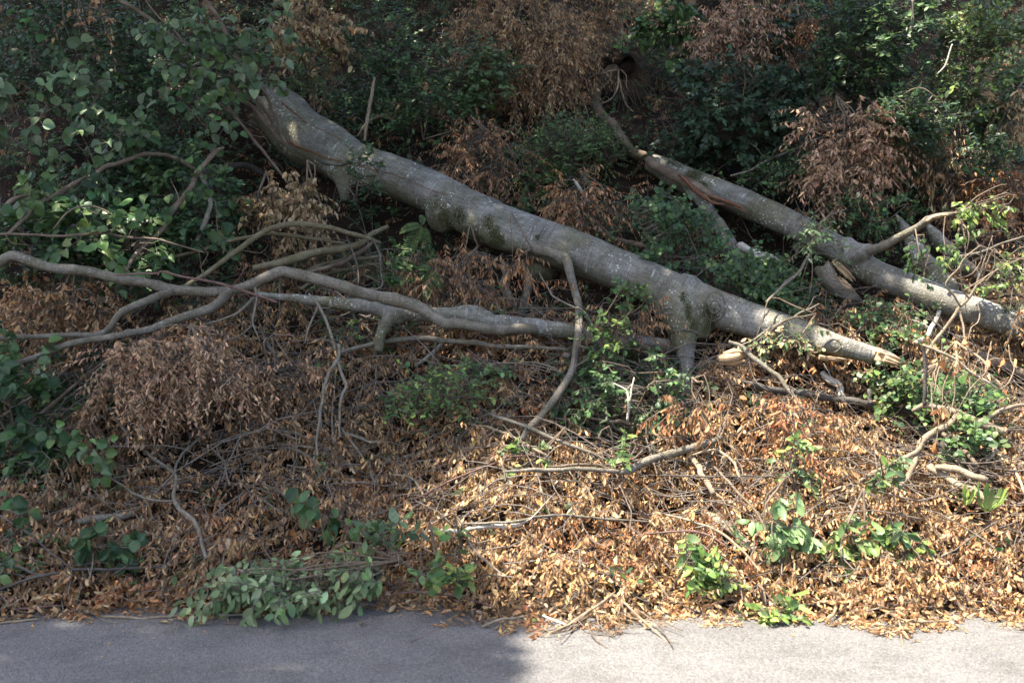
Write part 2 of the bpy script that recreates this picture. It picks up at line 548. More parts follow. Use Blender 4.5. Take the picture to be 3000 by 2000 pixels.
xs = ax(np.linspace(-300, -30, 12), np.linspace(-30, -8, 24), np.arange(-8, 8.01, .12), np.linspace(8, 30, 24), np.linspace(30, 300, 12))
ys = ax(np.linspace(-300, -10, 12), np.linspace(-10, 5.6, 12), np.arange(5.6, 13, .12), np.arange(13, 26, .35), np.linspace(26, 300, 20))


def ground_z(x, y):
    z = Gz(x, y)
    z = np.where(y < 5.95, -.14, z)
    return z + np.clip((y - 6.5), 0, 1) * .10 * (vnoise(x * 4, y * 4, 9) - .5)


tag(link('hillside', grid_mesh('hillside', xs, ys, ground_z, M['soil'])), 'steep wooded bank of dark humus above the road', 'bank', kind='structure')
rx = ax(np.linspace(-120, -9, 40), np.linspace(-9, 9, 50), np.linspace(9, 120, 40))
road = grid_mesh('road', rx, ax(np.linspace(-2.5, 6.55, 30)), lambda x, y: 0.004 * (vnoise(x * .6, y * .6, 4) - .5), M['asphalt'])
tag(link('road', road), 'worn grey asphalt road, shaded on one side and sunlit on the other', 'road', kind='structure')

# ------------------------------------------------------------------ leaves
def fix_tris(V, F):
    return np.asarray(V, float), np.asarray(F, int)


def leaf_tmpl(width, c, bend, rows=(.2, .5, .8), hw=(.72, 1.0, .68), wav=0.0, seed=0):
    """a blade: base, rows of three, tip. c = curl across, bend = curl along"""
    rs = np.random.default_rng(seed)
    V = [(0, 0, 0)]
    for y, h in zip(rows, hw):
        for s in (-1, 0, 1):
            a = s * c
            h2 = h * width / 2
            V.append((math.sin(a) / max(c, .05) * h2, y + rs.normal(0, wav) * .5, (1 - math.cos(a)) / max(c, .05) * h2 + rs.normal(0, wav)))
    V.append((0, 1, 0))
    V = np.array(V)
    y, z = V[:, 1].copy(), V[:, 2].copy()
    if abs(bend) > 1e-3:
        th = bend * y
        V[:, 1] = np.sin(th) / bend - z * np.sin(th)
        V[:, 2] = (1 - np.cos(th)) / bend + z * np.cos(th)
    n = len(rows)
    F = [(0, 2, 1), (0, 3, 2)]
    for k in range(n - 1):
        a, b = 1 + 3 * k, 4 + 3 * k
        F += [(a, a + 1, b + 1), (a, b + 1, b), (a + 1, a + 2, b + 2), (a + 1, b + 2, b + 1)]
    e = 1 + 3 * (n - 1)
    F += [(e, e + 1, 3 * n + 1), (e + 1, e + 2, 3 * n + 1)]
    return fix_tris(V, F)


def small_tmpl(width, fold=.12, bend=.25):
    V = [(0, 0, 0), (-width * .5, .42, fold), (0, .48, 0), (width * .5, .42, fold), (0, 1, -bend * .5), (-width * .33, .75, fold * .5), (width * .33, .75, fold * .5)]
    F = [(0, 2, 1), (0, 3, 2), (1, 2, 5), (2, 3, 6), (2, 4, 5), (2, 6, 4)]
    return fix_tris(V, F)


def rim_tmpl(rim, fold=.1, bend=.25, center=.5):
    """fan of triangles from a midpoint; rim points (x, y) anticlockwise from the base"""
    V = [(0, center, 0)] + [(x, y, fold * abs(x) * 2 - bend * max(0, y - .5) ** 2) for x, y in rim]
    n = len(rim)
    F = [(0, 1 + k, 1 + (k + 1) % n) for k in range(n)]
    return fix_tris(V, F)


def hazel_rim():
    pts = []
    for k in range(17):
        t = k / 16
        y = t
        x = .41 * math.sin(math.pi * min(1, t ** .92)) ** .62
        j = 1 + (.10 if k % 2 else -.07)
        pts.append((x * j, y))
    right = pts
    left = [(-x, y) for x, y in reversed(pts[1:-1])]
    return right + left


MAPLE = [(0, 0), (.22, .02), (.42, .12), (.30, .25), (.55, .48), (.30, .50), (.26, .72), (0, 1), (-.26, .72), (-.30, .50), (-.55, .48), (-.30, .25), (-.42, .12), (-.22, .02)]
ROUND = [(0, 0), (.22, .1), (.36, .38), (.33, .68), (.15, .92), (0, 1), (-.15, .92), (-.33, .68), (-.36, .38), (-.22, .1)]
def hex_tmpl(width, bend=.2, w2=.8):
    V = [(0, 0, 0), (-width * .5, .38, .06), (width * .5, .38, .06), (-width * .5 * w2, .72, .03 - bend * .2), (width * .5 * w2, .72, .03 - bend * .2), (0, 1, -bend * .5)]
    return fix_tris(V, [(0, 2, 1), (1, 2, 4), (1, 4, 3), (3, 4, 5)])


def crumple(seed, width, c, bend, wav=.05):
    return leaf_tmpl(width, c, bend, rows=(.3, .72), hw=(1.0, .8), wav=wav, seed=seed)


TM = {
    'dead': [crumple(k, w_, c, b) for k, (w_, c, b) in enumerate([(.40, 1.3, .5), (.44, 1.8, -.6), (.36, 1.2, 1.0), (.50, 2.2, .3), (.42, 1.8, -1.1), (.34, .9, .9), (.40, 1.5, 1.7), (.50, 2.5, -.3), (.36, 1.1, -1.4), (.54, 2.7, .6), (.26, .9, .2), (.46, .7, .4)])],
    'deadflat': [crumple(k + 20, .52, c, b, .07) for k, (c, b) in enumerate([(.9, .7), (1.4, -.8), (1.8, 1.1), (2.1, .3), (.6, 1.4), (1.2, -1.5)])],
    'deadfar': [leaf_tmpl(.36, c, b, rows=(.45,), hw=(1.0,), wav=.04, seed=k + 40) for k, (c, b) in enumerate([(1.3, .4), (1.6, -.5), (1.0, .8), (2.0, .2)])],
    'beech': [leaf_tmpl(.50, c, b, seed=k + 60) for k, (c, b) in enumerate([(.3, .5), (.6, -.5), (.2, .9), (.9, .6), (.5, 1.3)])],
    'beechfar': [crumple(k + 70, .50, c, b, .02) for k, (c, b) in enumerate([(.3, .5), (.6, -.5), (.2, .9), (.8, .6)])],
    'small': [hex_tmpl(.52, .2, .8), hex_tmpl(.58, .6, .7), hex_tmpl(.46, -.3, .75)],
    'round': [hex_tmpl(.68, .3, .9), hex_tmpl(.74, .7, .85), hex_tmpl(.6, -.2, .9)],
    'maple': [rim_tmpl(MAPLE, .12, .5, .4), rim_tmpl(MAPLE, .2, .2, .4)],
    'hazel': [rim_tmpl(hazel_rim(), .2, .7), rim_tmpl(hazel_rim(), .34, .3), rim_tmpl(hazel_rim(), -.12, 1.2), rim_tmpl(hazel_rim(), .45, .9)],
}


def basis(D, N):
    D = norm(D)
    N = norm(N - D * (N * D).sum(-1, keepdims=True))
    X = np.cross(D, N)
    return X, D, N


def leaves_arrays(Pp, D, N, size, col, tmpls, wj=.25):
    X, Y, Z = basis(D, N)
    n = len(Pp)
    which = R.integers(0, len(tmpls), n)
    ws = R.uniform(1 - wj, 1 + wj, n)
    VV, FF, CC = [], [], []
    off = 0
    for k, (tv, tf) in enumerate(tmpls):
        ix = np.nonzero(which == k)[0]
        if not len(ix):
            continue
        v = Pp[ix, None] + size[ix, None, None] * (X[ix, None] * (tv[None, :, 0, None] * ws[ix, None, None]) + Y[ix, None] * tv[None, :, 1, None] + Z[ix, None] * tv[None, :, 2, None])
        VV.append(v.reshape(-1, 3))
        FF.append((tf[None] + (np.arange(len(ix)) * len(tv))[:, None, None] + off).reshape(-1, 3))
        CC.append(np.repeat(col[ix], len(tv), 0))
        off += v.shape[0] * v.shape[1]
    C = np.vstack(CC)
    return np.vstack(VV), np.vstack(FF), np.hstack([C, np.ones((len(C), 1))])


def spray(A, Dr, L, k, hang, flat, droop=.25, up=(0, 0, 1), side=.85, rnd=.35):
    """leaf positions along straight-ish twigs. A, Dr (M,3), L (M,)"""
    Mn = len(A)
    up = np.broadcast_to(np.asarray(up, float), (Mn, 3))
    t = (np.arange(k)[None] + R.uniform(.2, .8, (Mn, k))) / k
    down = np.array((0, 0, -1.))
    pos = A[:, None] + Dr[:, None] * (L[:, None] * t)[..., None] + down * (droop * L[:, None] * t ** 2)[..., None]
    sd = norm(np.cross(Dr, up + R.normal(0, .25, (Mn, 3))))
    sg = np.where(np.arange(k) % 2, 1., -1.)[None, :, None]
    ld = norm(Dr[:, None] * .5 + sd[:, None] * sg * side + R.normal(0, rnd, (Mn, k, 3)) + down * hang)
    nn = norm(up[:, None] * flat + R.normal(0, 1, (Mn, k, 3)) * (1.05 - flat) + 1e-3)
    tt = np.array((0, .5, 1.))
    paths = A[:, None] + Dr[:, None] * (L[:, None] * tt)[..., None] + down * (droop * L[:, None] * tt ** 2)[..., None]
    return pos.reshape(-1, 3), ld.reshape(-1, 3), nn.reshape(-1, 3), paths


def palette(n, cols, weights, jit=.18, clump=None):
    cols = np.array(cols, float)
    w = np.array(weights, float)
    i = R.choice(len(cols), n, p=w / w.sum())
    c = cols[i] * np.exp(R.normal(0, jit, (n, 1))) * np.exp(R.normal(0, .06, (n, 3)))
    return np.clip(c, .004, .8)


BROWN = [(.31, .175, .085), (.39, .23, .115), (.46, .295, .155), (.34, .17, .07), (.19, .105, .06)]
TAN = [(.52, .325, .155), (.46, .265, .115), (.62, .43, .24), (.35, .19, .09), (.46, .24, .11)]
RUST = [(.32, .13, .05), (.38, .17, .065), (.25, .10, .05), (.42, .22, .10)]
KHAKI = [(.40, .295, .165), (.47, .365, .22), (.33, .235, .125)]
GREEN = [(.062, .122, .04), (.08, .145, .045), (.048, .10, .037), (.11, .17, .05)]
DGREEN = [(.035, .075, .032), (.048, .097, .04), (.028, .062, .028)]
BLUEG = [(.040, .076, .046), (.050, .09, .052), (.032, .062, .04)]
LGREEN = [(.15, .23, .06), (.2, .29, .07), (.12, .19, .055), (.26, .31, .08)]
PALEG = [(.105, .16, .08), (.085, .135, .06), (.14, .19, .095), (.065, .11, .045)]


# ------------------------------------------------------------------ keep-clear map: foliage is thinned where a limb is in plain view
CLEAR = []                           # (pixel polyline with half widths, depth)


def keep(pos, soft=6.0, ratio=1.0):
    """True where a spray anchor does not sit in front of a traced limb"""
    px, py = proj(pos)
    D = pos[:, 1]
    ok = np.ones(len(pos), bool)
    for (xy, hw, dd) in CLEAR:
        for i in range(len(xy) - 1):
            a, b = xy[i], xy[i + 1]
            d = b - a
            L2 = max(d @ d, 1e-6)
            t = np.clip(((px - a[0]) * d[0] + (py - a[1]) * d[1]) / L2, 0, 1)
            dist = np.hypot(px - a[0] - t * d[0], py - a[1] - t * d[1])
            h = hw[i] * (1 - t) + hw[i + 1] * t
            dz = dd[i] * (1 - t) + dd[i + 1] * t
            bad = (dist < h + soft) & (D < dz + .05)
            # leaf sprays reach about 12 cm downwards, so clear a little above the limb too
            ok &= ~bad
    return ok


def clear_from(pts, rad, extra=0):
    px, py = proj(pts)
    hw = rad / pts[:, 1] * FPX + extra
    CLEAR.append((np.stack([px, py], -1), hw, pts[:, 1]))


# ------------------------------------------------------------------ trunk 1: the big fallen beech
def remesh_join(name, parts, voxel, smooth_it=4):
    V, F, off = [], [[], []], 0
    tri, quad = [], []
    for v, f, b in parts:
        V.append(v)
        for g in f:
            (quad if g.shape[1] == 4 else tri).append(g + off)
        off += len(v)
    me = new_mesh(name, np.vstack(V), [np.vstack(quad), np.vstack(tri)])
    o = link(name + '_tmp', me)
    m = o.modifiers.new('r', 'REMESH')
    m.mode = 'VOXEL'
    m.voxel_size = voxel
    m2 = o.modifiers.new('s', 'SMOOTH')
    m2.factor = .5
    m2.iterations = smooth_it
    dg = bpy.context.evaluated_depsgraph_get()
    me2 = bpy.data.meshes.new_from_object(o.evaluated_get(dg))
    bpy.data.objects.remove(o)
    bpy.data.meshes.remove(me)
    me2.name = name
    me2.polygons.foreach_set('use_smooth', np.ones(len(me2.polygons), bool))
    return me2


def bark_coords(me, axis):
    n = len(me.vertices)
    co = np.empty(n * 3, np.float32)
    me.vertices.foreach_get('co', co)
    co = co.reshape(-1, 3).astype(float)
    pts, _ = resample(axis, np.ones(len(axis)), .05)
    t, u, v = frames(pts)
    s = np.concatenate([[0], np.cumsum(np.linalg.norm(np.diff(pts, axis=0), axis=1))])
    out = np.empty((n, 3))
    for c in range(0, n, 4000):
        d = co[c:c + 4000, None] - pts[None]
        k = (d ** 2).sum(-1).argmin(1)
        dd = co[c:c + 4000] - pts[k]
        out[c:c + 4000] = np.stack([s[k] + (dd * t[k]).sum(1), (dd * u[k]).sum(1), (dd * v[k]).sum(1)], -1)
    a = me.attributes.new('bk', 'FLOAT_VECTOR', 'POINT')
    a.data.foreach_set('vector', out.astype(np.float32).ravel())
    return co


def Dline(a, b, Da, Db, px):
    t = (px - a) / (b - a)
    return 1.0 / ((1 - t) / Da + t / Db)


D1 = lambda px: Dline(816, 2640, 10.9, 7.95, px)
D2 = lambda px: Dline(1945, 3000, 10.7, 8.5, px)


def pxpath(pts, Ds):
    """pts (px,py,w) and a distance for each"""
    Pp = np.array([P(x, y, d) for (x, y, w), d in zip(pts, Ds)])
    rr = np.array([w / 2 / FPX * d for (x, y, w), d in zip(pts, Ds)])
    return Pp, rr


def lin(a, b, n):
    return list(np.linspace(a, b, n))


def blob(c, r, seg=10):
    """a rounded lump"""
    th = np.linspace(0, math.pi, 7)[1:-1]
    c = np.asarray(c, float)
    z = np.array((0, 0, 1.))
    pts = np.array([c + z * r * math.cos(t) for t in th])
    rad = np.array([r * math.sin(t) for t in th])
    return tube(pts, rad, seg=seg, wob=0, rough=.02, resamp=False)


big = empty('fallen_beech', TRUNK1[0], 'large grey fallen beech trunk lying diagonally down the bank, mossy, broken at both ends', 'fallen tree')
bigloc = TRUNK1[0].copy()
parts = [tube(TRUNK1, TRUNK1R * .96, seg=32, step=.1, wob=.16, rough=.014, jag=.9)]
d = D1(1008)
stub_a, stub_ar = pxpath([(985, 440, 150), (1000, 495, 96), (1006, 525, 56), (1009, 560, 36), (1011, 590, 24)], [d + .05, d - .1, d - .16, d - .2, d - .22])
d = D1(1285)
stub_b, stub_br = pxpath([(1330, 590, 170), (1300, 630, 120), (1283, 655, 74)], [d, d - .12, d - .2])
d = D1(1985)
stub_c, stub_cr = pxpath([(1975, 850, 170), (1992, 900, 140), (1998, 950, 104), (2003, 1000, 74), (2007, 1035, 60)], [d, d - .1, d - .2, d - .28, d - .32])
stub_d, stub_dr = pxpath([(2050, 880, 110), (2054, 940, 80), (2056, 975, 54), (2057, 992, 34)], [d, d - .12, d - .2, d - .22])
d = D1(1560)
stub_e, stub_er = pxpath([(1440, 668, 110), (1500, 700, 84), (1545, 716, 52), (1585, 730, 36)], [d + .05, d - .1, d - .2, d - .26])
stub_f, stub_fr = pxpath([(1580, 740, 120), (1590, 790, 84), (1588, 815, 60)], [d + .1, d + .05, d])
for a, r in ((stub_a, stub_ar), (stub_b, stub_br), (stub_c, stub_cr), (stub_d, stub_dr), (stub_e, stub_er), (stub_f, stub_fr)):
    parts.append(tube(a, r, seg=16, step=.06, wob=.0, rough=.02))
# healed branch scars on the side facing the road
for px, py, rp in ((2094, 897, 26), (2285, 950, 34), (2412, 1010, 24)):
    d = D1(px)
    rr = np.interp(px, [800, 1600, 2600], [.3, .21, .07])
    c = P(px, py, d - rr * .80)
    parts.append(blob(c, rp / FPX * d))
me = remesh_join('trunk', parts, .019, 4)
co1 = bark_coords(me, TRUNK1)
me.vertices.foreach_set('co', (co1 - bigloc).astype(np.float32).ravel())
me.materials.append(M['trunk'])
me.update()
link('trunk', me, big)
tri1 = [tuple(p.vertices) for p in me.polygons]
BV1 = BVHTree.FromPolygons([tuple(v) for v in co1], tri1)
clear_from(TRUNK1, TRUNK1R, 2)
for a, r in ((stub_a, stub_ar), (stub_c, stub_cr)):
    clear_from(a, r, 2)


def cast(bv, px, py):
    o = Vector((0, 0, CAMZ))
    dr = Vector(((px - 1500) / FPX, 1, -(py - 1000) / FPX)).normalized()
    h = bv.ray_cast(o, dr)
    return (np.array(h[0]), np.array(h[1])) if h[0] is not None else (None, None)


def scar(bv, cx, cy, rx_, ry_, parent, ploc, a0=0.0, a1=6.283, w_=3.2):
    """raised ring of healed bark round an old branch scar"""
    pts = []
    for a in np.linspace(a0, a1, 22):
        h, nn = cast(bv, cx + rx_ * math.cos(a), cy + ry_ * math.sin(a))
        if h is not None:
            pts.append(h + nn * .001)
    if len(pts) > 6:
        pts = np.array(pts)
        r = np.full(len(pts), w_ / FPX * pts[0, 1])
        r[0] = r[-1] = r[0] * .3
        V, F, B = tube(pts, r, seg=6, step=.02, wob=.3, rough=.2)
        link('branch_scar', new_mesh('branch_scar', V - ploc, F, M['scar'], True, {'bk': B}), parent)


def moss_patch(bv, spots, parent, ploc):
    """mossy cushions: many little tufts on the bark, one mesh per cushion"""
    for px, py, rx_, ry_, n in spots:
        VV, NN = [], []
        for _ in range(n * 4):
            a = R.uniform(0, 6.28)
            q = R.random() ** .7 * 1.1
            h, nn = cast(bv, px + math.cos(a) * rx_ * q + R.normal(0, 4), py + math.sin(a) * ry_ * q + R.normal(0, 4))
            if h is not None:
                VV.append(h)
                NN.append(nn)
        if len(VV) < 4:
            continue
        VV, NN = np.array(VV), np.array(NN)
        d_ = norm(NN + R.normal(0, .6, NN.shape))
        v, f, c = leaves_arrays(VV - d_ * .004 - ploc, d_, R.normal(0, 1, NN.shape), R.uniform(.004, .010, len(VV)), np.full((len(VV), 3), .05), TM['small'], .6)
        v2, f2, c2 = leaves_arrays(VV + NN * .004 - ploc, norm(np.cross(NN, R.normal(0, 1, NN.shape))), NN, R.uniform(.004, .009, len(VV)), np.full((len(VV), 3), .05), TM['round'], .6)
        o = link('moss', new_mesh('moss', np.vstack([v, v2]), np.vstack([f, f2 + len(v)]), M['moss']), parent)
        o['kind'] = 'stuff'


moss_patch(BV1, [(1278, 590, 9, 26, 60), (1300, 625, 16, 22, 120), (1312, 655, 10, 24, 80), (1345, 632, 20, 22, 180), (1372, 680, 22, 16, 120),
                 (1395, 700, 22, 12, 90), (1430, 650, 10, 20, 80), (1448, 682, 16, 26, 150), (1466, 706, 12, 14, 90), (1263, 612, 8, 20, 40), (1310, 695, 12, 8, 40),
                 (2004, 872, 9, 18, 60), (2016, 910, 9, 26, 100), (2030, 952, 7, 18, 60), (2076, 911, 13, 20, 110), (2084, 948, 9, 18, 70),
                 (2066, 960, 6, 20, 50), (1574, 694, 7, 9, 30), (1440, 715, 26, 8, 60), (2094, 928, 16, 6, 30)], big, bigloc)

for sc in ((2094, 897, 30, 42), (2094, 899, 15, 19), (1960, 912, 13, 9), (2440, 1012, 24, 18)):
    scar(BV1, *sc, big, bigloc)
scar(BV1, 2275, 965, 48, 62, big, bigloc, 2.6, 5.6)
scar(BV1, 2003, 985, 42, 18, big, bigloc, 3.3, 6.1, 4)
scar(BV1, 985, 452, 60, 30, big, bigloc, .4, 2.9, 4)

# crack along the upper trunk: a strip of torn dark red wood sunk in the bark
def crack(bv, pts, parent, ploc, mat):
    fine = []
    xy, ww = resample(np.array([(x, y, 0) for x, y, _ in pts], float), np.array([w for *_, w in pts], float), 6)
    Vv, Ff, Bb = [], [], []
    for k, ((x, y, _), w_) in enumerate(zip(xy, ww)):
        y = y + R.normal(0, 1.2)
        row = []
        for sgn in (-1, 0, 1):
            h, nn = cast(bv, x + sgn * w_ * .25, y + sgn * w_ * .5)
            if h is None:
                row = None
                break
            row.append(h + nn * (.002 if sgn else .006))
        if row is None:
            continue
        if Vv:
            b = len(Vv) - 3
            Ff += [(b, b + 1, b + 4, b + 3), (b + 1, b + 2, b + 5, b + 4)]
        Vv += row
        Bb += [(k * .02, s * .01, 0) for s in (-1, 0, 1)]
    if len(Ff) > 2:
        link('bark_crack', new_mesh('bark_crack', np.array(Vv) - ploc, np.array(Ff), mat, True, {'bk': np.array(Bb)}), parent)


crack(BV1, [(838, 412, 12), (880, 432, 11), (930, 452, 8), (985, 472, 6), (1040, 484, 4)], big, bigloc, M['redwood'])
crack(BV1, [(1040, 484, 3), (1110, 500, 3), (1180, 520, 2.6), (1250, 552, 2.4), (1316, 575, 1.6)], big, bigloc, M['redwood'])
crack(BV1, [(822, 300, 11), (850, 322, 10), (875, 342, 7), (900, 362, 3)], big, bigloc, M['redwood'])
crack(BV1, [(880, 352, 2), (940, 380, 2), (1000, 410, 2)], big, bigloc, M['redwood'])
crack(BV1, [(2120, 855, 2), (2180, 872, 4), (2230, 890, 2)], big, bigloc, M['redwood'])

# broken ends
def fibre_bundle(a, r, n=9, rs=None):
    """torn wood: flat fibres of unequal length lying side by side along the path"""
    rs = rs or R
    Vs, Fq, Ft, Bs, off = [], [], [], [], 0
    pts, rad = resample(a, r, max(.02, float(np.linalg.norm(a[-1] - a[0])) / 6))
    t, u, v = frames(pts)
    r0 = rad.max()
    for k in range(n):
        an, q = rs.uniform(0, 6.28), rs.random() ** .5 * .75
        m = max(3, int(len(pts) * rs.uniform(.55, 1.0)))
        sc = np.linspace(1, .35, m) if m > 3 else np.ones(m)
        cen = pts[:m] + (u[:m] * math.cos(an) + v[:m] * math.sin(an)) * (np.minimum(rad[:m], r0) * q)[:, None]
        rr = rad[:m] * rs.uniform(.28, .5) * np.where(np.arange(m) == m - 1, .15, 1)
        V, F, B = tube(cen, np.maximum(rr, .0015), seg=5, resamp=False, wob=0, rough=.18, rs=rs)
        Vs.append(V)
        Fq.append(F[0] + off)
        Ft.append(F[1] + off)
        Bs.append(B + np.array((0, k * .03, 0)))
        off += len(V)
    return np.vstack(Vs), [np.vstack(Fq), np.vstack(Ft)], np.vstack(Bs)


def splinters(path_list, parent, ploc, mat, name='splintered_wood'):
    for (pts, Ds) in path_list:
        a, r = pxpath(pts, Ds)
        V, F, B = fibre_bundle(a, r, 12)
        link(name, new_mesh(name, V - ploc, F, mat, False, {'bk': B}), parent)


dd = D1(2600)
splinters([([(2568, 1040, 42), (2610, 1052, 36), (2645, 1064, 20), (2660, 1072, 8)], lin(dd - .04, dd - .02, 4)),
           ([(2560, 1030, 30), (2600, 1040, 26), (2630, 1052, 16), (2643, 1056, 6)], lin(dd, dd, 4)),
           ([(2590, 1052, 24), (2625, 1064, 18), (2640, 1070, 10), (2646, 1074, 3)], lin(dd - .08, dd - .08, 4)),
           ([(2400, 1046, 20), (2440, 1052, 18), (2475, 1056, 6)], lin(D1(2430) - .1, D1(2430) - .12, 3))], big, bigloc, M['wood'])
dd = D1(820)
splinters([([(850, 300, 34), (832, 270, 24), (824, 250, 8)], lin(dd - .1, dd, 3)), ([(835, 330, 30), (815, 296, 20), (800, 280, 6)], lin(dd - .2, dd - .1, 3)),
           ([(815, 360, 40), (796, 330, 26), (780, 318, 8)], lin(dd - .2, dd - .1, 3)), ([(860, 290, 26), (846, 262, 16), (838, 252, 5)], lin(dd, dd + .1, 3))], big, bigloc, M['redwood'])

# limbs still attached
def branch_part(parent, ploc, pts, Ds, mat, seg=10, twigs=0, **kw):
    a, r = pxpath(pts, Ds)
    V, F, B = tube(a, r, seg=seg, **kw)
    o = link('branch', new_mesh('branch', V - ploc, F, mat, True, {'bk': B}), parent)
    clear_from(a, r, 1)
    return o, a, r


CURV = [(1548, 716, 40), (1568, 724, 34), (1626, 747, 30), (1658, 764, 32), (1667, 790, 27), (1676, 825, 24), (1684, 856, 23), (1693, 901, 23), (1697, 946, 23), (1693, 990, 22),
        (1689, 1021, 22), (1680, 1071, 22), (1662, 1111, 22), (1631, 1160, 22), (1600, 1196, 21), (1573, 1231, 20), (1546, 1258, 19), (1530, 1288, 14)]
dcur = list(np.interp([p[1] for p in CURV], [716, 770, 1000, 1290], [D1(1560) - .24, D1(1640) - .35, 8.0, 7.15]))
br, _a, _r = branch_part(big, bigloc, CURV, dcur, M['grey'], seg=12, knots=2.5, wob=.18, rough=.04)
for pts in ([(1668, 1044, 20), (1655, 1042, 16), (1648, 1040, 6)],):
    a, r = pxpath(pts, [np.interp(1044, [716, 1000, 1290], [9, 8, 7.15]) - .02] * 3)
    V, F, B = tube(a, r, seg=8)
    link('knob', new_mesh('knob', V - bigloc, F, M['grey'], True, {'bk': B}), br)
for pts, ds in (([(1686, 1010, 8), (1720, 1020, 7), (1770, 1018, 6), (1850, 1022, 4)], [7.95, 7.95, 8.0, 8.0]),
                ([(1662, 1108, 7), (1620, 1080, 6), (1570, 1064, 5), (1530, 1062, 4)], [7.7, 7.75, 7.8, 7.8]),
                ([(1690, 905, 6), (1640, 880, 6), (1610, 850, 5), (1580, 800, 4)], [8.2, 8.25, 8.3, 8.4]),
                ([(1690, 900, 6), (1722, 930, 7), (1738, 965, 8), (1742, 985, 6)], [8.2, 8.25, 8.25, 8.2]),
                ([(1664, 1090, 5), (1690, 1070, 4), (1720, 1050, 3), (1745, 1010, 3)], [7.75, 7.75, 7.75, 7.8])):
    a, r = pxpath(pts, ds)
    V, F, B = tube(a, r, seg=6, wob=.6)
    link('twig', new_mesh('twig', V - bigloc, F, M['grey'], True, {'bk': B}), br)
d = D1(1985) - .3
branch_part(big, bigloc, [(2003, 995, 60), (2008, 1040, 50), (2010, 1070, 44), (2008, 1095, 36), (2010, 1130, 34), (2012, 1165, 30)], [d + .02, d - .06, d - .1, d - .14, d - .18, d - .2], M['trunk'], seg=14, wob=.15, rough=.03)
d = D1(1500) + .1
branch_part(big, bigloc, [(1482, 772, 30), (1484, 820, 28), (1490, 860, 28), (1500, 900, 24)], lin(d, d - .3, 4), M['grey'], seg=10)
branch_part(big, bigloc, [(1560, 770, 34), (1545, 820, 26), (1536, 880, 26), (1528, 925, 24)], lin(d, d - .35, 4), M['grey'], seg=10)

# ------------------------------------------------------------------ trunk 2 on the right and its neighbours
t2 = empty('fallen_tree', TRUNK2[0], 'slimmer grey fallen trunk on the right, behind the big beech, its end in sun', 'fallen tree')
t2loc = TRUNK2[0].copy()
parts = [tube(TRUNK2, TRUNK2R, seg=28, step=.1, wob=.14, rough=.016, jag=1.1)]
d = D2(2530)
a, r = pxpath([(2500, 745, 84), (2530, 738, 54), (2560, 728, 32)], [d - .02, d - .12, d - .16])
parts.append(tube(a, r, seg=14, step=.05, wob=0))
parts.append(blob(P(2870, 905, D2(2870) - .10), 26 / FPX * 8.7))
parts.append(blob(P(2480, 720, D2(2480) - .06), 30 / FPX * 9))
me = remesh_join('trunk', parts, .016, 3)
co2 = bark_coords(me, TRUNK2)
me.vertices.foreach_set('co', (co2 - t2loc).astype(np.float32).ravel())
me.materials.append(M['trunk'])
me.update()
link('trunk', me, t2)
BV2 = BVHTree.FromPolygons([tuple(v) for v in co2], [tuple(p.vertices) for p in me.polygons])
clear_from(TRUNK2, TRUNK2R, 2)
moss_patch(BV2, [(1968, 476, 16, 8, 90), (2035, 512, 24, 14, 220), (2060, 540, 10, 10, 60), (2948, 906, 14, 8, 60), (1990, 490, 12, 5, 40)], t2, t2loc)
o, a, r = branch_part(t2, t2loc, [(2525, 738, 34), (2575, 725, 25), (2629, 700, 24), (2682, 671, 23), (2718, 646, 22), (2761, 632, 17), (2807, 625, 10)],
                      [d - .12, d - .25, d - .4, d - .5, d - .6, d - .65, d - .7], M['grey'], seg=12, wob=.2)
V, F, B = tube(*pxpath([(2715, 650, 12), (2745, 634, 14), (2772, 630, 9), (2790, 628, 3)], [d - .68] * 4), seg=6, wob=.4, rough=.2)
link('torn_wood', new_mesh('torn_wood', V - t2loc, F, M['wood'], False, {'bk': B}), o)
for pts in ([(2790, 626, 6), (2830, 604, 5), (2861, 579, 5), (2918, 546, 4), (2950, 540, 3)], [(2790, 626, 5), (2850, 612, 4), (2910, 603, 4), (2955, 606, 3)],
            [(2800, 626, 5), (2822, 670, 4), (2828, 720, 4), (2830, 760, 3)], [(2770, 634, 4), (2765, 680, 3), (2768, 720, 3)]):
    V, F, B = tube(*pxpath(pts, lin(d - .7, d - .85, len(pts))), seg=5, wob=.5)
    link('twig', new_mesh('twig', V - t2loc, F, M['brown'], True, {'bk': B}), o)


def solo(name, label, cat, pts, Ds, tone, group=None, seg=None, cut=None, clear=True, **kw):
    """a stick, branch or log of its own"""
    a, r = pxpath(pts, Ds)
    wmax = max(p[2] for p in pts)
    seg = seg or (16 if wmax > 28 else 10 if wmax > 12 else 7)
    o = tube_obj(name, a, r, M[tone], None, seg=seg, **kw)
    tag(o, label, cat, group)
    if clear:
        clear_from(a, r, .5)
    return o, a, r


def chip(name, label, pts, Ds, tone='wood', n=12):
    a, r = pxpath(pts, Ds)
    V, F, B = fibre_bundle(a, r, n)
    return tag(link(name, new_mesh(name, V - a[0], F, M[tone], False, {'bk': B}), None, a[0]), label, 'wood chip')


def surf_D(pts, lift, sm=2):
    D = hit([p[0] for p in pts], [p[1] for p in pts], lift)
    for _ in range(sm):
        if len(D) > 2:
            D[1:-1] = .25 * D[:-2] + .5 * D[1:-1] + .25 * D[2:]
    return list(D)


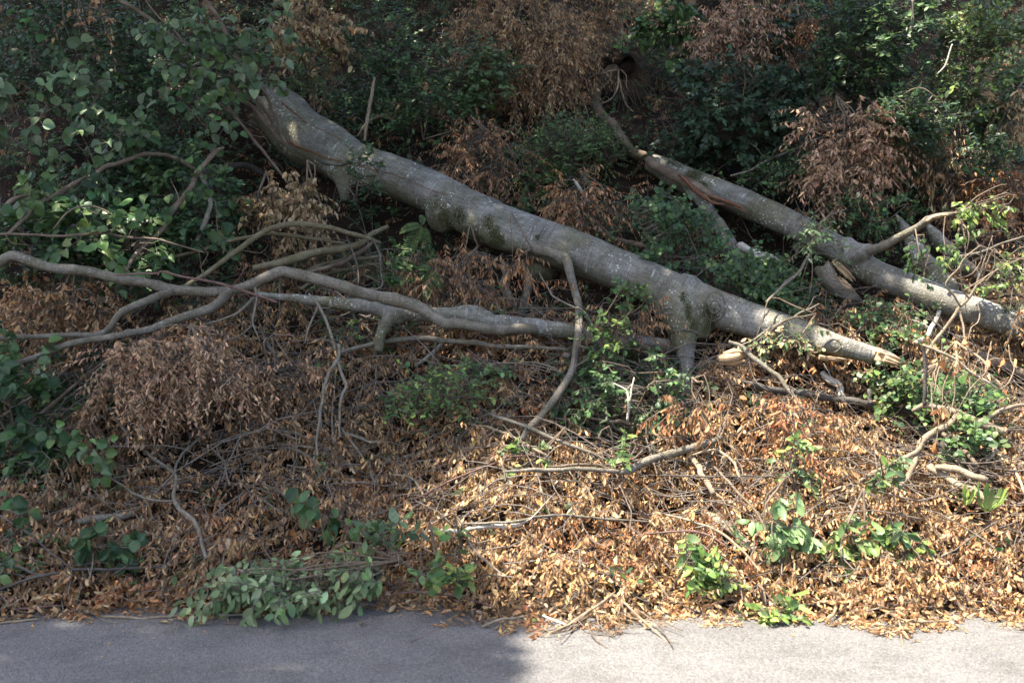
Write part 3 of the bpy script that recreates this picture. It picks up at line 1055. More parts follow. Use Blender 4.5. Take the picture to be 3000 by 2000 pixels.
def wedge(name, label, cat, pts, Ds, tone, wood='wood', **kw):
    """a split stub: bark outside, a strip of bare wood on its torn face"""
    o, a, r = solo(name, label, cat, pts, Ds, tone, seg=10, jag=.8, **kw)
    k = len(a)
    a2 = a + np.array((.35, -.75, .35)) * r[:, None]
    V, F, B = fibre_bundle(a2[max(0, k - 3):], r[max(0, k - 3):] * .7, 8)
    link('torn_wood', new_mesh('torn_wood', V - a[0], F, M[wood], False, {'bk': B}), o)
    return o


d = D2(2440) - .05
wedge('snapped_stump', 'dark snapped stub propping the right trunk from below, orange wood showing', 'stump', [(2500, 885, 46), (2480, 865, 50), (2450, 836, 52), (2414, 789, 54)], [d - .25, d - .2, d - .12, d], 'grey')
chip('wood_splinter', 'long orange wood splinter beside the dark stub under the right trunk', [(2440, 764, 8), (2465, 785, 22), (2495, 815, 20), (2512, 832, 6)], lin(d - .05, d - .2, 4), 'wood', 8)
d = D2(2740) + .55
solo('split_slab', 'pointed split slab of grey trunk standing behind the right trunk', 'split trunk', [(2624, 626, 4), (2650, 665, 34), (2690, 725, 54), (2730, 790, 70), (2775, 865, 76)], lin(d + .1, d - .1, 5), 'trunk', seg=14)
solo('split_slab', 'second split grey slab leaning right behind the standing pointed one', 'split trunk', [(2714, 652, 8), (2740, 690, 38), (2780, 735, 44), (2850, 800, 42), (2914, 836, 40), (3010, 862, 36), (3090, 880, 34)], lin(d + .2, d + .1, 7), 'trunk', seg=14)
chip('wood_splinter', 'dark orange strip of torn wood under the leaning right slab', [(2775, 780, 6), (2800, 815, 16), (2850, 838, 16), (2868, 842, 5)], lin(d, d, 4), 'redwood', 8)
solo('fallen_branch', 'thin dark branch crossing in front of the split slabs', 'branch', [(2650, 780, 7), (2690, 774, 8), (2740, 768, 9), (2800, 754, 8), (2870, 740, 8), (2930, 715, 7), (3010, 690, 6)], lin(d - .2, d - .25, 7), 'grey')
d = D2(2050) - .1
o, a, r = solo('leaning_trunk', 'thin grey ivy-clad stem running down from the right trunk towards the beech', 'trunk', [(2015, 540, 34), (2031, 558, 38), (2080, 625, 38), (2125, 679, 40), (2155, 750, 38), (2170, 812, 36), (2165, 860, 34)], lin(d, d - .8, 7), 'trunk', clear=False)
clear_from(a[2:5], r[2:5] * .6)
solo('broken_branch', 'split pale branch end sticking out between the two trunks', 'branch', [(2160, 716, 22), (2192, 732, 22), (2237, 750, 20), (2270, 760, 14), (2290, 764, 5)], lin(d - .75, d - .85, 5), 'pale', rough=.2)
solo('fallen_branch', 'brown half-buried branch behind the middle of the beech trunk', 'branch', [(1740, 640, 10), (1765, 670, 14), (1790, 690, 15), (1850, 712, 16), (1900, 722, 12)], surf_D([(1740, 640), (1765, 670), (1790, 690), (1850, 712), (1900, 722)], .12), 'brown')
solo('bleached_stick', 'short bleached stick standing up behind the beech trunk', 'stick', [(1722, 592, 11), (1706, 565, 11), (1692, 543, 9), (1680, 524, 3)], [9.75, 9.75, 9.72, 9.7], 'pale', rough=.15)
solo('broken_stick', 'upright orange broken stick behind the upper end of the beech', 'stick', [(1068, 412, 9), (1073, 360, 10), (1082, 310, 11), (1090, 270, 11), (1098, 228, 7)], [10.6, 10.65, 10.7, 10.75, 10.8], 'tan', jag=1.5)

# uprooted sapling with root plate above the trunks
ur = empty('uprooted_tree', P(1780, 240, 12.3), 'uprooted dead tree with raised root plate, broken stem lying on the right trunk', 'uprooted tree')
ul = P(1780, 240, 12.3)
a, r = pxpath([(1800, 205, 40), (1779, 222, 34), (1752, 264, 32), (1752, 321, 28), (1790, 368, 26), (1836, 414, 26), (1868, 450, 27), (1921, 482, 28), (1975, 511, 28), (2029, 539, 30), (2075, 566, 28), (2120, 592, 20), (2160, 610, 10), (2186, 622, 4)],
              [12.3, 12.25, 12.2, 12.0, 11.6, 11.2, 10.92, 10.5, 10.25, 10.08, 9.96, 9.88, 9.83, 9.8])
V, F, B = tube(a, r, seg=12, wob=.4, rough=.08)
link('trunk', new_mesh('trunk', V - ul, F, M['brown'], True, {'bk': B}), ur)
clear_from(a[4:], r[4:], 1)
for pts, dk in (([(1890, 468, 10), (1930, 498, 12), (1960, 515, 8), (1975, 530, 4)], .1), ([(1990, 512, 8), (2040, 556, 14), (2085, 590, 12), (2120, 600, 4)], .14), ([(2080, 575, 5), (2120, 588, 12), (2165, 606, 9), (2190, 622, 3)], .1),
                ([(1880, 478, 5), (1860, 510, 5), (1845, 540, 3)], .1)):
    Ds = np.interp([p[0] for p in pts], [1836, 1921, 1975, 2075, 2186], [11.2, 10.5, 10.25, 9.96, 9.8]) - dk * .6
    aa, rr = pxpath(pts, Ds)
    V, F, B = tube(aa, rr, seg=6, wob=.4, rough=.25)
    link('torn_bark', new_mesh('torn_bark', V - ul, F, M['redwood'], False, {'bk': B}), ur)
# root plate: soil lump with hanging roots
c = P(1810, 200, 12.35)
th = R.uniform(0, 6.28, 420)
q = np.sqrt(R.random(420))
n0 = norm(np.array((.25, -.7, .5)))
u0 = norm(np.cross(n0, (0, 0, 1)))
v0 = np.cross(n0, u0)
st = c + (u0 * np.cos(th)[:, None] + v0 * np.sin(th)[:, None]) * (q * .30)[:, None]
dr_ = norm((u0 * np.cos(th)[:, None] + v0 * np.sin(th)[:, None]) * 1.0 + n0 * .3 + np.array((0, 0, -.25)) + R.normal(0, .35, (420, 3)))
Lr = R.uniform(.12, .42, 420)
tt = np.array((0, .4, .75, 1.))
pth = st[:, None] + dr_[:, None] * (Lr[:, None] * tt)[..., None] + R.normal(0, .02, (420, 4, 3)) + np.array((0, 0, -.14)) * (tt ** 2)[None, :, None]
V, q_, B = thin_tubes(pth, R.uniform(.003, .008, (420, 1)) * np.array((1, .7, .4, .15)), 3)
o = link('fine_roots', new_mesh('fine_roots', V - ul, q_, M['brown'], True, {'bk': B}), ur)
o['kind'] = 'stuff'
V, F, B = tube(np.array([c + n0 * .1, c, c - n0 * .12, c - n0 * .22]), np.array([.05, .15, .2, .1]), seg=14, step=.04, rough=.25, wob=.3)
link('root_plate', new_mesh('root_plate', V - ul, F, M['soil'], True), ur)
for pts in ([(1812, 205, 6), (1811, 250, 7), (1795, 285, 6), (1765, 302, 5), (1735, 302, 3)], [(1812, 225, 6), (1824, 275, 6), (1838, 310, 5), (1856, 328, 4)], [(1820, 205, 4), (1833, 220, 4), (1836, 255, 3), (1844, 268, 2)],
            [(1815, 205, 5), (1775, 212, 5), (1740, 220, 4), (1722, 232, 3)], [(1792, 210, 5), (1786, 235, 4), (1760, 258, 4), (1735, 262, 2)]):
    V, F, B = tube(*pxpath(pts, lin(12.15, 12.0, len(pts))), seg=6, wob=.3)
    link('root', new_mesh('root', V - ul, F, M['tan'], True, {'bk': B}), ur)
clear_from(np.array([P(1760, 215, 12.6), P(1860, 215, 12.6)]), np.array([.2, .2]))
clear_from(np.array([P(1790, 270, 12.6), P(1830, 300, 12.6)]), np.array([.14, .14]))

# ------------------------------------------------------------------ left: long forked limb and thick limb beneath it
LA = [(-60, 790, 30), (-20, 782, 31), (31, 750, 33), (89, 765, 31), (170, 787, 32), (250, 796, 32), (312, 810, 32), (357, 823, 32), (402, 830, 32), (446, 837, 32), (500, 852, 38), (536, 852, 34), (603, 852, 32), (670, 850, 32), (723, 837, 33),
      (768, 819, 34), (800, 805, 35), (830, 797, 36), (870, 801, 37), (937, 819, 38), (1023, 846, 38), (1112, 865, 39), (1157, 879, 40), (1224, 901, 40), (1269, 923, 38), (1304, 946, 38), (1336, 948, 34), (1403, 959, 34), (1447, 966, 34), (1514, 963, 36), (1570, 965, 30)]
dLA = list(np.interp([p[0] for p in LA], [-60, 300, 830, 1300, 1570], [7.7, 7.75, 7.95, 7.95, 8.2]))
lA = empty('forked_limb', P(-60, 790, 7.7), 'long grey forked limb sagging across the left half, bent upward in its middle', 'branch')
la0 = P(-60, 790, 7.7)


def put(parent, ploc, name, pts, Ds, tone, seg=12, clear=True, **kw):
    a, r = pxpath(pts, Ds)
    V, F, B = tube(a, r, seg=seg, **kw)
    if clear:
        clear_from(a, r, 1)
    return link(name, new_mesh(name, V - ploc, F, M[tone], True, {'bk': B}), parent)


put(lA, la0, 'limb', [(x, y, w_ * .9) for x, y, w_ in LA], dLA, 'grey', seg=16, knots=2.2, wob=.24, rough=.05)
f1 = [(505, 850, 30), (491, 856, 26), (469, 866, 24), (424, 886, 22), (357, 912, 21), (339, 930, 20), (318, 965, 18), (290, 980, 17), (259, 982, 16), (200, 980, 16), (134, 984, 16), (54, 988, 16), (-40, 995, 15)]
put(lA, la0, 'branch', f1, list(np.interp([p[0] for p in f1], [-40, 339, 505], [7.5, 7.65, 7.8])), 'grey', seg=10, knots=1.5)
f2 = [(680, 848, 32), (662, 860, 30), (652, 875, 28), (616, 904, 28), (554, 926, 26), (496, 946, 24), (446, 965, 22), (390, 976, 20), (330, 986, 20), (250, 997, 19), (192, 1011, 20), (112, 1042, 19), (45, 1064, 18), (-40, 1075, 17)]
put(lA, la0, 'branch', f2, list(np.interp([p[0] for p in f2], [-40, 330, 680], [7.25, 7.4, 7.85])), 'grey', seg=12, knots=2)
for pts, ds in (([(748, 842, 8), (752, 866, 7), (746, 900, 7), (741, 945, 6), (762, 1000, 4)], [7.8, 7.75, 7.7, 7.65, 7.6]), ([(745, 870, 9), (715, 900, 8), (680, 925, 7), (600, 950, 5)], [7.7, 7.65, 7.6, 7.6]),
                ([(741, 950, 6), (700, 985, 5), (650, 1000, 4)], [7.65, 7.6, 7.6])):
    put(lA, la0, 'twig', pts, ds, 'grey', seg=6)

LB = [(750, 860, 16), (803, 868, 20), (870, 874, 26), (937, 884, 32), (1000, 888, 38), (1100, 902, 44), (1135, 914, 50), (1180, 920, 46), (1224, 921, 42), (1290, 921, 44), (1330, 921, 46), (1358, 922, 48), (1403, 931, 48), (1470, 946, 52), (1559, 958, 54), (1648, 966, 48), (1688, 974, 46), (1760, 995, 42), (1850, 1002, 44), (1945, 1013, 46), (2030, 1022, 44)]
dLB = list(np.interp([p[0] for p in LB], [750, 1150, 1358, 1700, 2030], [8.5, 8.3, 8.25, 8.35, 8.7]))
tb = empty('thick_limb', P(2030, 1022, 8.3), 'thick bumpy grey limb lying level beneath the beech trunk, left end buried in leaves', 'branch')
tb0 = P(2030, 1022, 8.3)
parts = [tube(*pxpath(LB, dLB), seg=18, step=.05, wob=.12, rough=.03)]
a, r = pxpath([(1175, 915, 60), (1145, 935, 46), (1124, 960, 36), (1112, 995, 30), (1108, 1030, 26)], [8.3, 8.24, 8.2, 8.16, 8.14])
parts.append(tube(a, r, seg=12, step=.04))
parts.append(tube(*pxpath([(1330, 918, 40), (1390, 912, 30), (1440, 922, 20)], [8.27, 8.25, 8.25]), seg=12, step=.04))
me = remesh_join('limb', parts, .011, 4)
ax_, _ = pxpath(LB, dLB)
cc = bark_coords(me, ax_)
me.vertices.foreach_set('co', (cc - tb0).astype(np.float32).ravel())
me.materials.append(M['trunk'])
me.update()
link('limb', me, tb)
aL, rL = pxpath(LB, dLB)
clear_from(aL, rL, 1)

# ------------------------------------------------------------------ traced branches and sticks
# (name, category, label, points (px, py, width), lift above the debris or list of distances, tone)
STICKS = [
 ('fallen_branch', 'branch', 'dark grey branch running level below the thick limb, thinner to the left', [(985, 1034, 12), (1068, 1012, 14), (1157, 995, 16), (1224, 991, 17), (1291, 997, 16), (1380, 1005, 15), (1470, 1012, 14), (1581, 1018, 13), (1660, 1024, 10)], .22, 'grey'),
 ('fallen_branch', 'branch', 'short dark offshoot hanging under the level grey branch', [(1300, 998, 14), (1287, 1015, 13), (1255, 1042, 12), (1215, 1072, 9)], .2, 'grey'),
 ('fallen_branch', 'branch', 'tall wishbone branch, its cut top beside the level grey branch', [(992, 1008, 13), (990, 1048, 13), (965, 1093, 11), (952, 1129, 10), (945, 1173, 10), (938, 1218, 9), (934, 1258, 8), (927, 1294, 8), (930, 1334, 6)], [7.7, 7.68, 7.62, 7.55, 7.48, 7.4, 7.32, 7.25, 7.15], 'grey'),
 ('fallen_branch', 'branch', 'right prong of the wishbone branch', [(990, 1056, 10), (1001, 1093, 10), (1012, 1129, 9), (1001, 1155, 9), (996, 1200, 8), (994, 1249, 7), (996, 1280, 5)], [7.68, 7.62, 7.55, 7.5, 7.42, 7.34, 7.25], 'grey'),
 ('fallen_branch', 'branch', 'thin limb slanting left from the wishbone branch', [(947, 1146, 8), (903, 1191, 8), (845, 1245, 7), (809, 1267, 7), (800, 1290, 5)], .12, 'grey'),
 ('arched_rod', 'stem', 'olive arched stem rising from the forked limb towards the beech', [(540, 840, 13), (625, 788, 14), (692, 734, 15), (759, 689, 16), (817, 664, 17), (870, 658, 18), (937, 662, 17), (1012, 680, 15), (1079, 698, 12), (1115, 712, 8)], [8.15, 8.3, 8.5, 8.6, 8.7, 8.75, 8.8, 8.85, 8.9, 8.95], 'olive'),
 ('arched_rod', 'stem', 'lower slim arched stem beneath the olive arch', [(388, 796, 9), (470, 765, 10), (554, 738, 11), (640, 716, 12), (696, 703, 12), (781, 689, 12), (860, 693, 12), (937, 703, 11), (1012, 714, 8)], [8.3, 8.4, 8.5, 8.6, 8.65, 8.75, 8.85, 8.9, 9], 'olive'),
 ('fallen_limb', 'branch', 'thick olive limb lying behind the bend of the forked limb', [(740, 786, 18), (800, 772, 24), (850, 758, 26), (915, 738, 26), (1000, 725, 24), (1060, 712, 20), (1085, 690, 16), (1135, 664, 12)], [8.6, 8.65, 8.7, 8.8, 8.9, 9.0, 9.1, 9.3], 'olive'),
 ('fallen_branch', 'branch', 'tan stem crossing low behind the forked limb bend', [(860, 808, 12), (920, 786, 14), (979, 770, 14), (1068, 757, 13), (1120, 748, 9)], .3, 'olive'),
 ('fallen_branch', 'branch', 'split brown stem rising right above the forked limb', [(880, 806, 12), (950, 786, 13), (1014, 762, 14), (1060, 735, 13), (1095, 706, 8)], .38, 'brown'),
 ('fallen_branch', 'branch', 'lower stem of the bundle behind the forked limb bend', [(880, 846, 10), (940, 812, 11), (1000, 790, 12), (1068, 776, 12), (1130, 772, 8)], .2, 'olive'),
 ('hanging_twig', 'twig', 'thin twig dangling left of the fern', [(1014, 690, 4), (1037, 745, 5), (1048, 790, 5), (1050, 836, 4)], [8.9, 8.75, 8.6, 8.5], 'dark'),
 ('hanging_twig', 'twig', 'dark bent twig hanging just beside the fern', [(1090, 695, 5), (1112, 745, 7), (1117, 798, 7), (1121, 830, 6), (1110, 846, 5), (1074, 846, 4)], [8.9, 8.75, 8.6, 8.5, 8.5, 8.5], 'dark'),
 ('hazel_rod', 'stem', 'arching brown stem at far left rising over the green leaves', [(20, 690, 10), (85, 625, 12), (134, 585, 13), (214, 540, 13), (312, 491, 13), (384, 464, 13), (429, 451, 13), (478, 453, 13), (527, 469, 13), (576, 500, 11), (600, 520, 9)], [7.9, 8.1, 8.3, 8.5, 8.7, 8.85, 8.95, 9.05, 9.1, 9.15, 9.2], 'brown'),
 ('broken_rod', 'stem', 'straight stem with a splintered top leaning across the left thicket', [(366, 796, 12), (402, 743, 13), (469, 676, 14), (504, 622, 14), (536, 576, 15), (580, 509, 15), (629, 446, 15), (656, 432, 6)], [8.1, 8.25, 8.4, 8.5, 8.6, 8.75, 8.9, 8.95], 'brown'),
 ('fallen_branch', 'branch', 'crooked grey branch dropping from the splintered stem', [(590, 515, 12), (607, 558, 14), (616, 598, 14), (603, 643, 14), (585, 683, 12), (570, 720, 9)], [8.9, 8.8, 8.7, 8.6, 8.55, 8.5], 'grey'),
 ('fallen_limb', 'branch', 'dark limb half hidden behind the splintered stem', [(470, 600, 18), (540, 550, 22), (590, 512, 24), (650, 494, 24), (724, 490, 20), (790, 520, 14)], .25, 'dark'),
 ('hazel_rod', 'stem', 'long hazel stem running down from the top left to the beech butt', [(300, -30, 10), (340, -5, 11), (424, 45, 12), (482, 89, 12), (560, 150, 13), (640, 222, 13), (714, 290, 13), (770, 350, 12), (830, 425, 11)], lin(9.6, 10.2, 9), 'brown'),
 ('hazel_rod', 'stem', 'steep hazel stem entering from the top left of the beech butt', [(580, -30, 13), (600, 0, 13), (638, 54, 14), (665, 107, 14), (683, 147, 13), (715, 215, 12), (760, 300, 11), (800, 360, 9)], lin(9.9, 10.3, 8), 'brown'),
 ('hazel_rod', 'stem', 'short hazel stem standing against the broken butt', [(735, 190, 7), (752, 225, 8), (786, 295, 9), (815, 365, 9), (838, 422, 8)], lin(10.1, 10.15, 5), 'brown'),
 ('hazel_rod', 'stem', 'lower slanting hazel stem under the beech butt', [(640, 300, 6), (696, 350, 8), (759, 429, 9), (826, 513, 8), (850, 545, 6)], lin(9.7, 9.9, 5), 'brown'),
 ('hazel_rod', 'stem', 'thin parallel hazel stem at the top left', [(420, -10, 5), (455, 40, 6), (520, 100, 6), (590, 180, 6), (640, 260, 6), (690, 350, 5)], lin(9.8, 9.9, 6), 'brown'),
 ('fallen_branch', 'branch', 'dark stick at the left edge amid hazel leaves', [(-30, 360, 9), (0, 384, 9), (49, 415, 9), (116, 455, 6)], lin(8.9, 8.9, 4), 'dark'),
 ('fallen_branch', 'branch', 'thick grey stub at the left edge above the long level twig', [(-30, 650, 15), (0, 620, 15), (36, 585, 14), (88, 570, 10)], lin(8.0, 8.2, 4), 'brown'),
 ('fallen_branch', 'branch', 'long level twig crossing above the forked limb at left', [(-40, 684, 7), (0, 685, 7), (89, 687, 8), (200, 691, 8), (304, 683, 8), (357, 694, 8), (446, 698, 7), (530, 720, 6), (600, 740, 4)], lin(7.8, 8.3, 9), 'brown'),
 ('fallen_branch', 'branch', 'slender looping twig above the long level twig', [(156, 671, 5), (200, 622, 6), (250, 604, 6), (290, 609, 6), (335, 636, 6), (360, 670, 4)], lin(8.1, 8.3, 6), 'brown'),
 ('fallen_limb', 'branch', 'dull olive limb lying under the left hazel leaves', [(140, 690, 12), (200, 668, 14), (250, 654, 15), (320, 640, 15), (400, 632, 14), (480, 640, 10)], .2, 'dark'),
 ('red_twig', 'twig', 'reddish switch laid across the top of the forked limb', [(339, 806, 5), (446, 799, 6), (482, 797, 6), (536, 812, 7), (625, 826, 7), (714, 852, 7), (812, 886, 6)], lin(7.6, 7.65, 7), 'red'),
 ('fallen_branch', 'branch', 'slanting stem at lower left below the fork', [(-30, 1240, 9), (0, 1223, 9), (134, 1136, 10), (196, 1082, 10), (240, 1045, 9), (290, 1005, 7)], .25, 'brown'),
 ('fallen_branch', 'branch', 'second slanting stem at lower left, nearest the viewer', [(-10, 1335, 9), (31, 1296, 9), (116, 1216, 10), (200, 1145, 10), (260, 1095, 9), (315, 1052, 7)], .28, 'brown'),
 ('fallen_branch', 'branch', 'thin stem joining the two slanting lower left stems', [(-20, 1264, 6), (50, 1238, 6), (116, 1218, 6), (180, 1210, 4)], .26, 'brown'),
 ('fallen_branch', 'branch', 'dark curved branch sinking into the brown heap', [(763, 962, 10), (778, 990, 13), (790, 1018, 14), (812, 1050, 14), (832, 1085, 12)], .14, 'dark'),
 ('fallen_branch', 'branch', 'short dark branch meeting the curved one in the brown heap', [(755, 1074, 12), (785, 1076, 15), (805, 1082, 15), (834, 1086, 14)], .16, 'dark'),
 ('fallen_branch', 'branch', 'long twig hanging from the limb end to the wishbone branch', [(905, 860, 7), (920, 878, 9), (935, 900, 9), (955, 939, 9), (969, 979, 9), (982, 1024, 7)], [7.85, 7.83, 7.8, 7.75, 7.7, 7.66], 'grey'),
 ('fallen_branch', 'branch', 'left side twig of the one hanging above the wishbone branch', [(933, 895, 7), (920, 925, 6), (906, 957, 6), (893, 1005, 4)], [7.8, 7.75, 7.7, 7.65], 'grey'),
 ('fallen_branch', 'branch', 'zigzag grey branch descending to the green roadside leaves', [(322, 1195, 8), (357, 1251, 9), (403, 1302, 9), (459, 1348, 10), (510, 1384, 10), (515, 1419, 10), (511, 1460, 12), (541, 1501, 14), (577, 1537, 13), (592, 1588, 12), (604, 1634, 9)], .2, 'grey'),
 ('fallen_branch', 'branch', 'short fork rising from the zigzag branch elbow', [(510, 1384, 8), (526, 1338, 7), (561, 1305, 6), (600, 1270, 4)], .2, 'grey'),
 ('fallen_branch', 'branch', 'left side shoot of the zigzag branch', [(511, 1468, 8), (449, 1465, 8), (400, 1450, 7), (378, 1435, 7), (316, 1394, 5)], .2, 'grey'),
 ('broken_log', 'log', 'short dark log poking from the shaded leaves at left', [(222, 1529, 20), (260, 1524, 23), (332, 1516, 22), (385, 1504, 18)], .1, 'grey'),
 ('fallen_branch', 'branch', 'long low stick along the foot of the shaded pile', [(-30, 1735, 7), (0, 1725, 8), (122, 1685, 9), (245, 1669, 9), (408, 1664, 9), (485, 1654, 7)], .12, 'dark'),
 ('fallen_branch', 'branch', 'dark stick crossing the low one at the far left', [(-30, 1648, 7), (0, 1651, 8), (51, 1659, 8), (125, 1688, 7)], .14, 'dark'),
 ('fallen_branch', 'branch', 'dark twig falling right at the lower left edge', [(-10, 1505, 6), (0, 1511, 6), (92, 1567, 6), (153, 1623, 6), (222, 1672, 5)], .16, 'dark'),
 ('fallen_branch', 'branch', 'slim stem slanting down to the roadside green leaves', [(1073, 1532, 8), (1119, 1578, 8), (1170, 1634, 8), (1206, 1664, 7), (1257, 1690, 5)], .12, 'grey'),
 ('fallen_branch', 'branch', 'knobbly level twig above the roadside green leaves', [(1022, 1525, 8), (1079, 1536, 9), (1130, 1536, 9), (1160, 1528, 8), (1200, 1514, 6)], .14, 'grey'),
 ('bleached_stick', 'stick', 'thick bleached stick lying level amid tan leaves', [(1252, 1555, 5), (1300, 1556, 13), (1345, 1556, 13), (1410, 1544, 15), (1487, 1541, 15), (1530, 1536, 10)], .12, 'pale'),
 ('fallen_branch', 'branch', 'bent tan stick crossing the bleached one', [(1339, 1514, 7), (1359, 1557, 8), (1385, 1603, 8), (1431, 1649, 8), (1470, 1680, 5)], .2, 'tan'),
 ('fallen_branch', 'branch', 'long slim stick just above the bleached one', [(1344, 1532, 6), (1436, 1532, 8), (1512, 1525, 8), (1625, 1509, 8), (1767, 1519, 7), (1900, 1527, 5)], .18, 'grey'),
 ('fallen_branch', 'branch', 'long sunlit pole lying level in front of the green thicket', [(1480, 1381, 9), (1563, 1379, 12), (1665, 1376, 13), (1767, 1376, 13), (1830, 1380, 14), (1860, 1378, 12)], .26, 'grey'),
 ('fallen_branch', 'branch', 'thick branch rising right from the sunlit pole', [(1815, 1384, 15), (1850, 1374, 22), (1903, 1350, 22), (1972, 1327, 22), (2047, 1304, 21), (2085, 1292, 19), (2112, 1281, 14)], .28, 'grey'),
 ('fallen_branch', 'branch', 'thin dark stick behind the sunlit pole', [(1600, 1366, 6), (1690, 1362, 8), (1767, 1361, 8), (1850, 1352, 8), (1910, 1340, 6)], .2, 'brown'),
 ('fallen_branch', 'branch', 'dark branch slanting down from the foot of the curved limb', [(1430, 1212, 10), (1470, 1224, 12), (1538, 1246, 12), (1614, 1282, 12), (1696, 1312, 11), (1775, 1346, 8)], .24, 'grey'),
 ('fallen_branch', 'branch', 'tan branch slanting below the dark one at centre', [(1374, 1241, 7), (1461, 1261, 8), (1533, 1297, 9), (1575, 1320, 9), (1614, 1340, 7)], .2, 'tan'),
 ('fallen_branch', 'branch', 'left stem of a fork in the brown leaves right of the wishbone', [(1003, 1256, 8), (1043, 1312, 8), (1079, 1368, 8), (1099, 1414, 6)], .16, 'grey'),
 ('fallen_branch', 'branch', 'short stout twig right of the wishbone feet', [(1013, 1268, 9), (1050, 1282, 11), (1089, 1292, 11), (1138, 1298, 8)], .18, 'grey'),
 ('red_twig', 'twig', 'long reddish twig slanting up through the central tan leaves', [(1215, 1462, 5), (1308, 1414, 6), (1390, 1379, 6), (1477, 1348, 6), (1563, 1328, 5), (1660, 1290, 4)], .2, 'red'),
 ('fallen_branch', 'branch', 'tan hoop of twig in the central leaves', [(1150, 1390, 5), (1191, 1394, 7), (1216, 1412, 7), (1234, 1440, 7), (1246, 1470, 6)], .18, 'tan'),
 ('fallen_branch', 'branch', 'grey branch sloping right beneath the green thicket', [(1715, 1222, 8), (1760, 1230, 9), (1800, 1235, 11), (1834, 1236, 12), (1892, 1258, 12), (1949, 1287, 12), (1992, 1320, 9)], .22, 'brown'),
 ('bleached_twig', 'twig', 'bleached antler-like twig standing before the green thicket', [(1838, 1232, 8), (1840, 1200, 8), (1840, 1172, 8), (1832, 1143, 7), (1798, 1122, 4)], [7.2, 7.2, 7.22, 7.24, 7.26], 'pale'),
 ('bleached_twig', 'twig', 'right tine of the bleached antler-like twig', [(1842, 1180, 6), (1850, 1145, 6), (1858, 1105, 4)], [7.2, 7.22, 7.24], 'pale'),
 ('cut_stick', 'stick', 'stout tan stick pointing down below the thick rising branch', [(2028, 1340, 17), (2045, 1368, 18), (2064, 1396, 18), (2090, 1446, 16)], .2, 'tan'),
 ('fallen_branch', 'branch', 'thin branch descending to the hanging green bunch', [(2093, 1367, 7), (2125, 1400, 8), (2156, 1436, 8), (2213, 1494, 7), (2244, 1555, 5)], .26, 'brown'),
 ('fallen_branch', 'branch', 'long dark level twig across the sunny leaves', [(1938, 1392, 4), (2020, 1393, 5), (2087, 1396, 6), (2180, 1394, 6), (2262, 1396, 4)], .26, 'dark'),
 ('fallen_branch', 'branch', 'arched twig over the stout tan stick', [(2030, 1332, 6), (2070, 1321, 7), (2110, 1321, 8), (2144, 1350, 8), (2167, 1398, 6)], .3, 'tan'),
 ('fallen_branch', 'branch', 'long pale branch running down left of the hanging green bunch', [(1943, 1505, 6), (2030, 1526, 8), (2110, 1560, 8), (2167, 1603, 8), (2228, 1673, 5)], .2, 'tan'),
 ('red_twig', 'twig', 'pinkish level twig above the left sunny green sprig', [(1890, 1563, 5), (1960, 1558, 6), (2030, 1556, 7), (2080, 1570, 6), (2130, 1600, 4)], .2, 'red'),
 ('buried_log', 'log', 'tan log half buried under the hanging green bunch', [(2060, 1500, 24), (2100, 1522, 26), (2167, 1568, 28), (2210, 1602, 28), (2255, 1636, 22)], .02, 'tan'),
 ('forked_branch', 'branch', 'pale forked branch slanting through the sunny leaves, its right prong', [(2812, 1207, 18), (2776, 1241, 20), (2707, 1287, 20), (2695, 1321, 17), (2661, 1390, 15), (2603, 1453, 11), (2563, 1484, 7)], [7.4, 7.35, 7.25, 7.2, 7.05, 6.9, 6.8], 'tan'),
 ('forked_branch', 'branch', 'pale forked branch slanting through the sunny leaves, its long left prong', [(2700, 1300, 16), (2684, 1321, 15), (2603, 1367, 14), (2546, 1396, 12), (2477, 1425, 10), (2397, 1448, 6)], [7.22, 7.18, 7.05, 6.98, 6.92, 6.88], 'tan'),
 ('fallen_branch', 'branch', 'dark banded branch lying level behind the sunny leaves on the right', [(2150, 1113, 14), (2210, 1126, 18), (2288, 1143, 20), (2431, 1166, 22), (2500, 1176, 22), (2586, 1193, 22), (2695, 1205, 20), (2760, 1206, 14)], .2, 'dark'),
 ('fallen_branch', 'branch', 'dark log slanting down behind the sawn branch', [(2660, 1228, 20), (2717, 1270, 25), (2755, 1298, 26), (2806, 1329, 24), (2815, 1360, 16)], .1, 'dark'),
 ('fallen_branch', 'branch', 'brown stick parallel to the slanting dark log', [(2755, 1263, 12), (2793, 1291, 14), (2832, 1327, 14), (2862, 1360, 10)], .2, 'brown'),
 ('fallen_branch', 'branch', 'tan stick rising right out of the sawn branch', [(2862, 1236, 12), (2908, 1217, 13), (2946, 1199, 12), (3010, 1182, 10)], .3, 'tan'),
 ('antler_twig', 'twig', 'grey three-pronged twig standing below the cut end', [(2890, 1255, 13), (2908, 1293, 14), (2916, 1321, 13), (2898, 1345, 9), (2888, 1352, 5)], .2, 'tan'),
 ('antler_twig', 'twig', 'right prong of the grey three-pronged twig', [(2914, 1318, 11), (2926, 1330, 9), (2946, 1342, 5)], .2, 'tan'),
 ('cut_log', 'log', 'pale log lying in the sunny leaves at far right', [(2720, 1366, 20), (2765, 1392, 23), (2804, 1413, 23), (2862, 1448, 22), (2908, 1470, 18)], .16, 'tan'),
 ('cut_log', 'log', 'shorter pale log lying above the far right one', [(2741, 1369, 18), (2780, 1373, 21), (2821, 1379, 21), (2892, 1408, 19)], .22, 'tan'),
 ('bent_twig', 'twig', 'short bent twig standing at the right edge', [(2972, 1368, 9), (2982, 1395, 10), (2996, 1430, 9), (3005, 1450, 6)], .2, 'tan'),
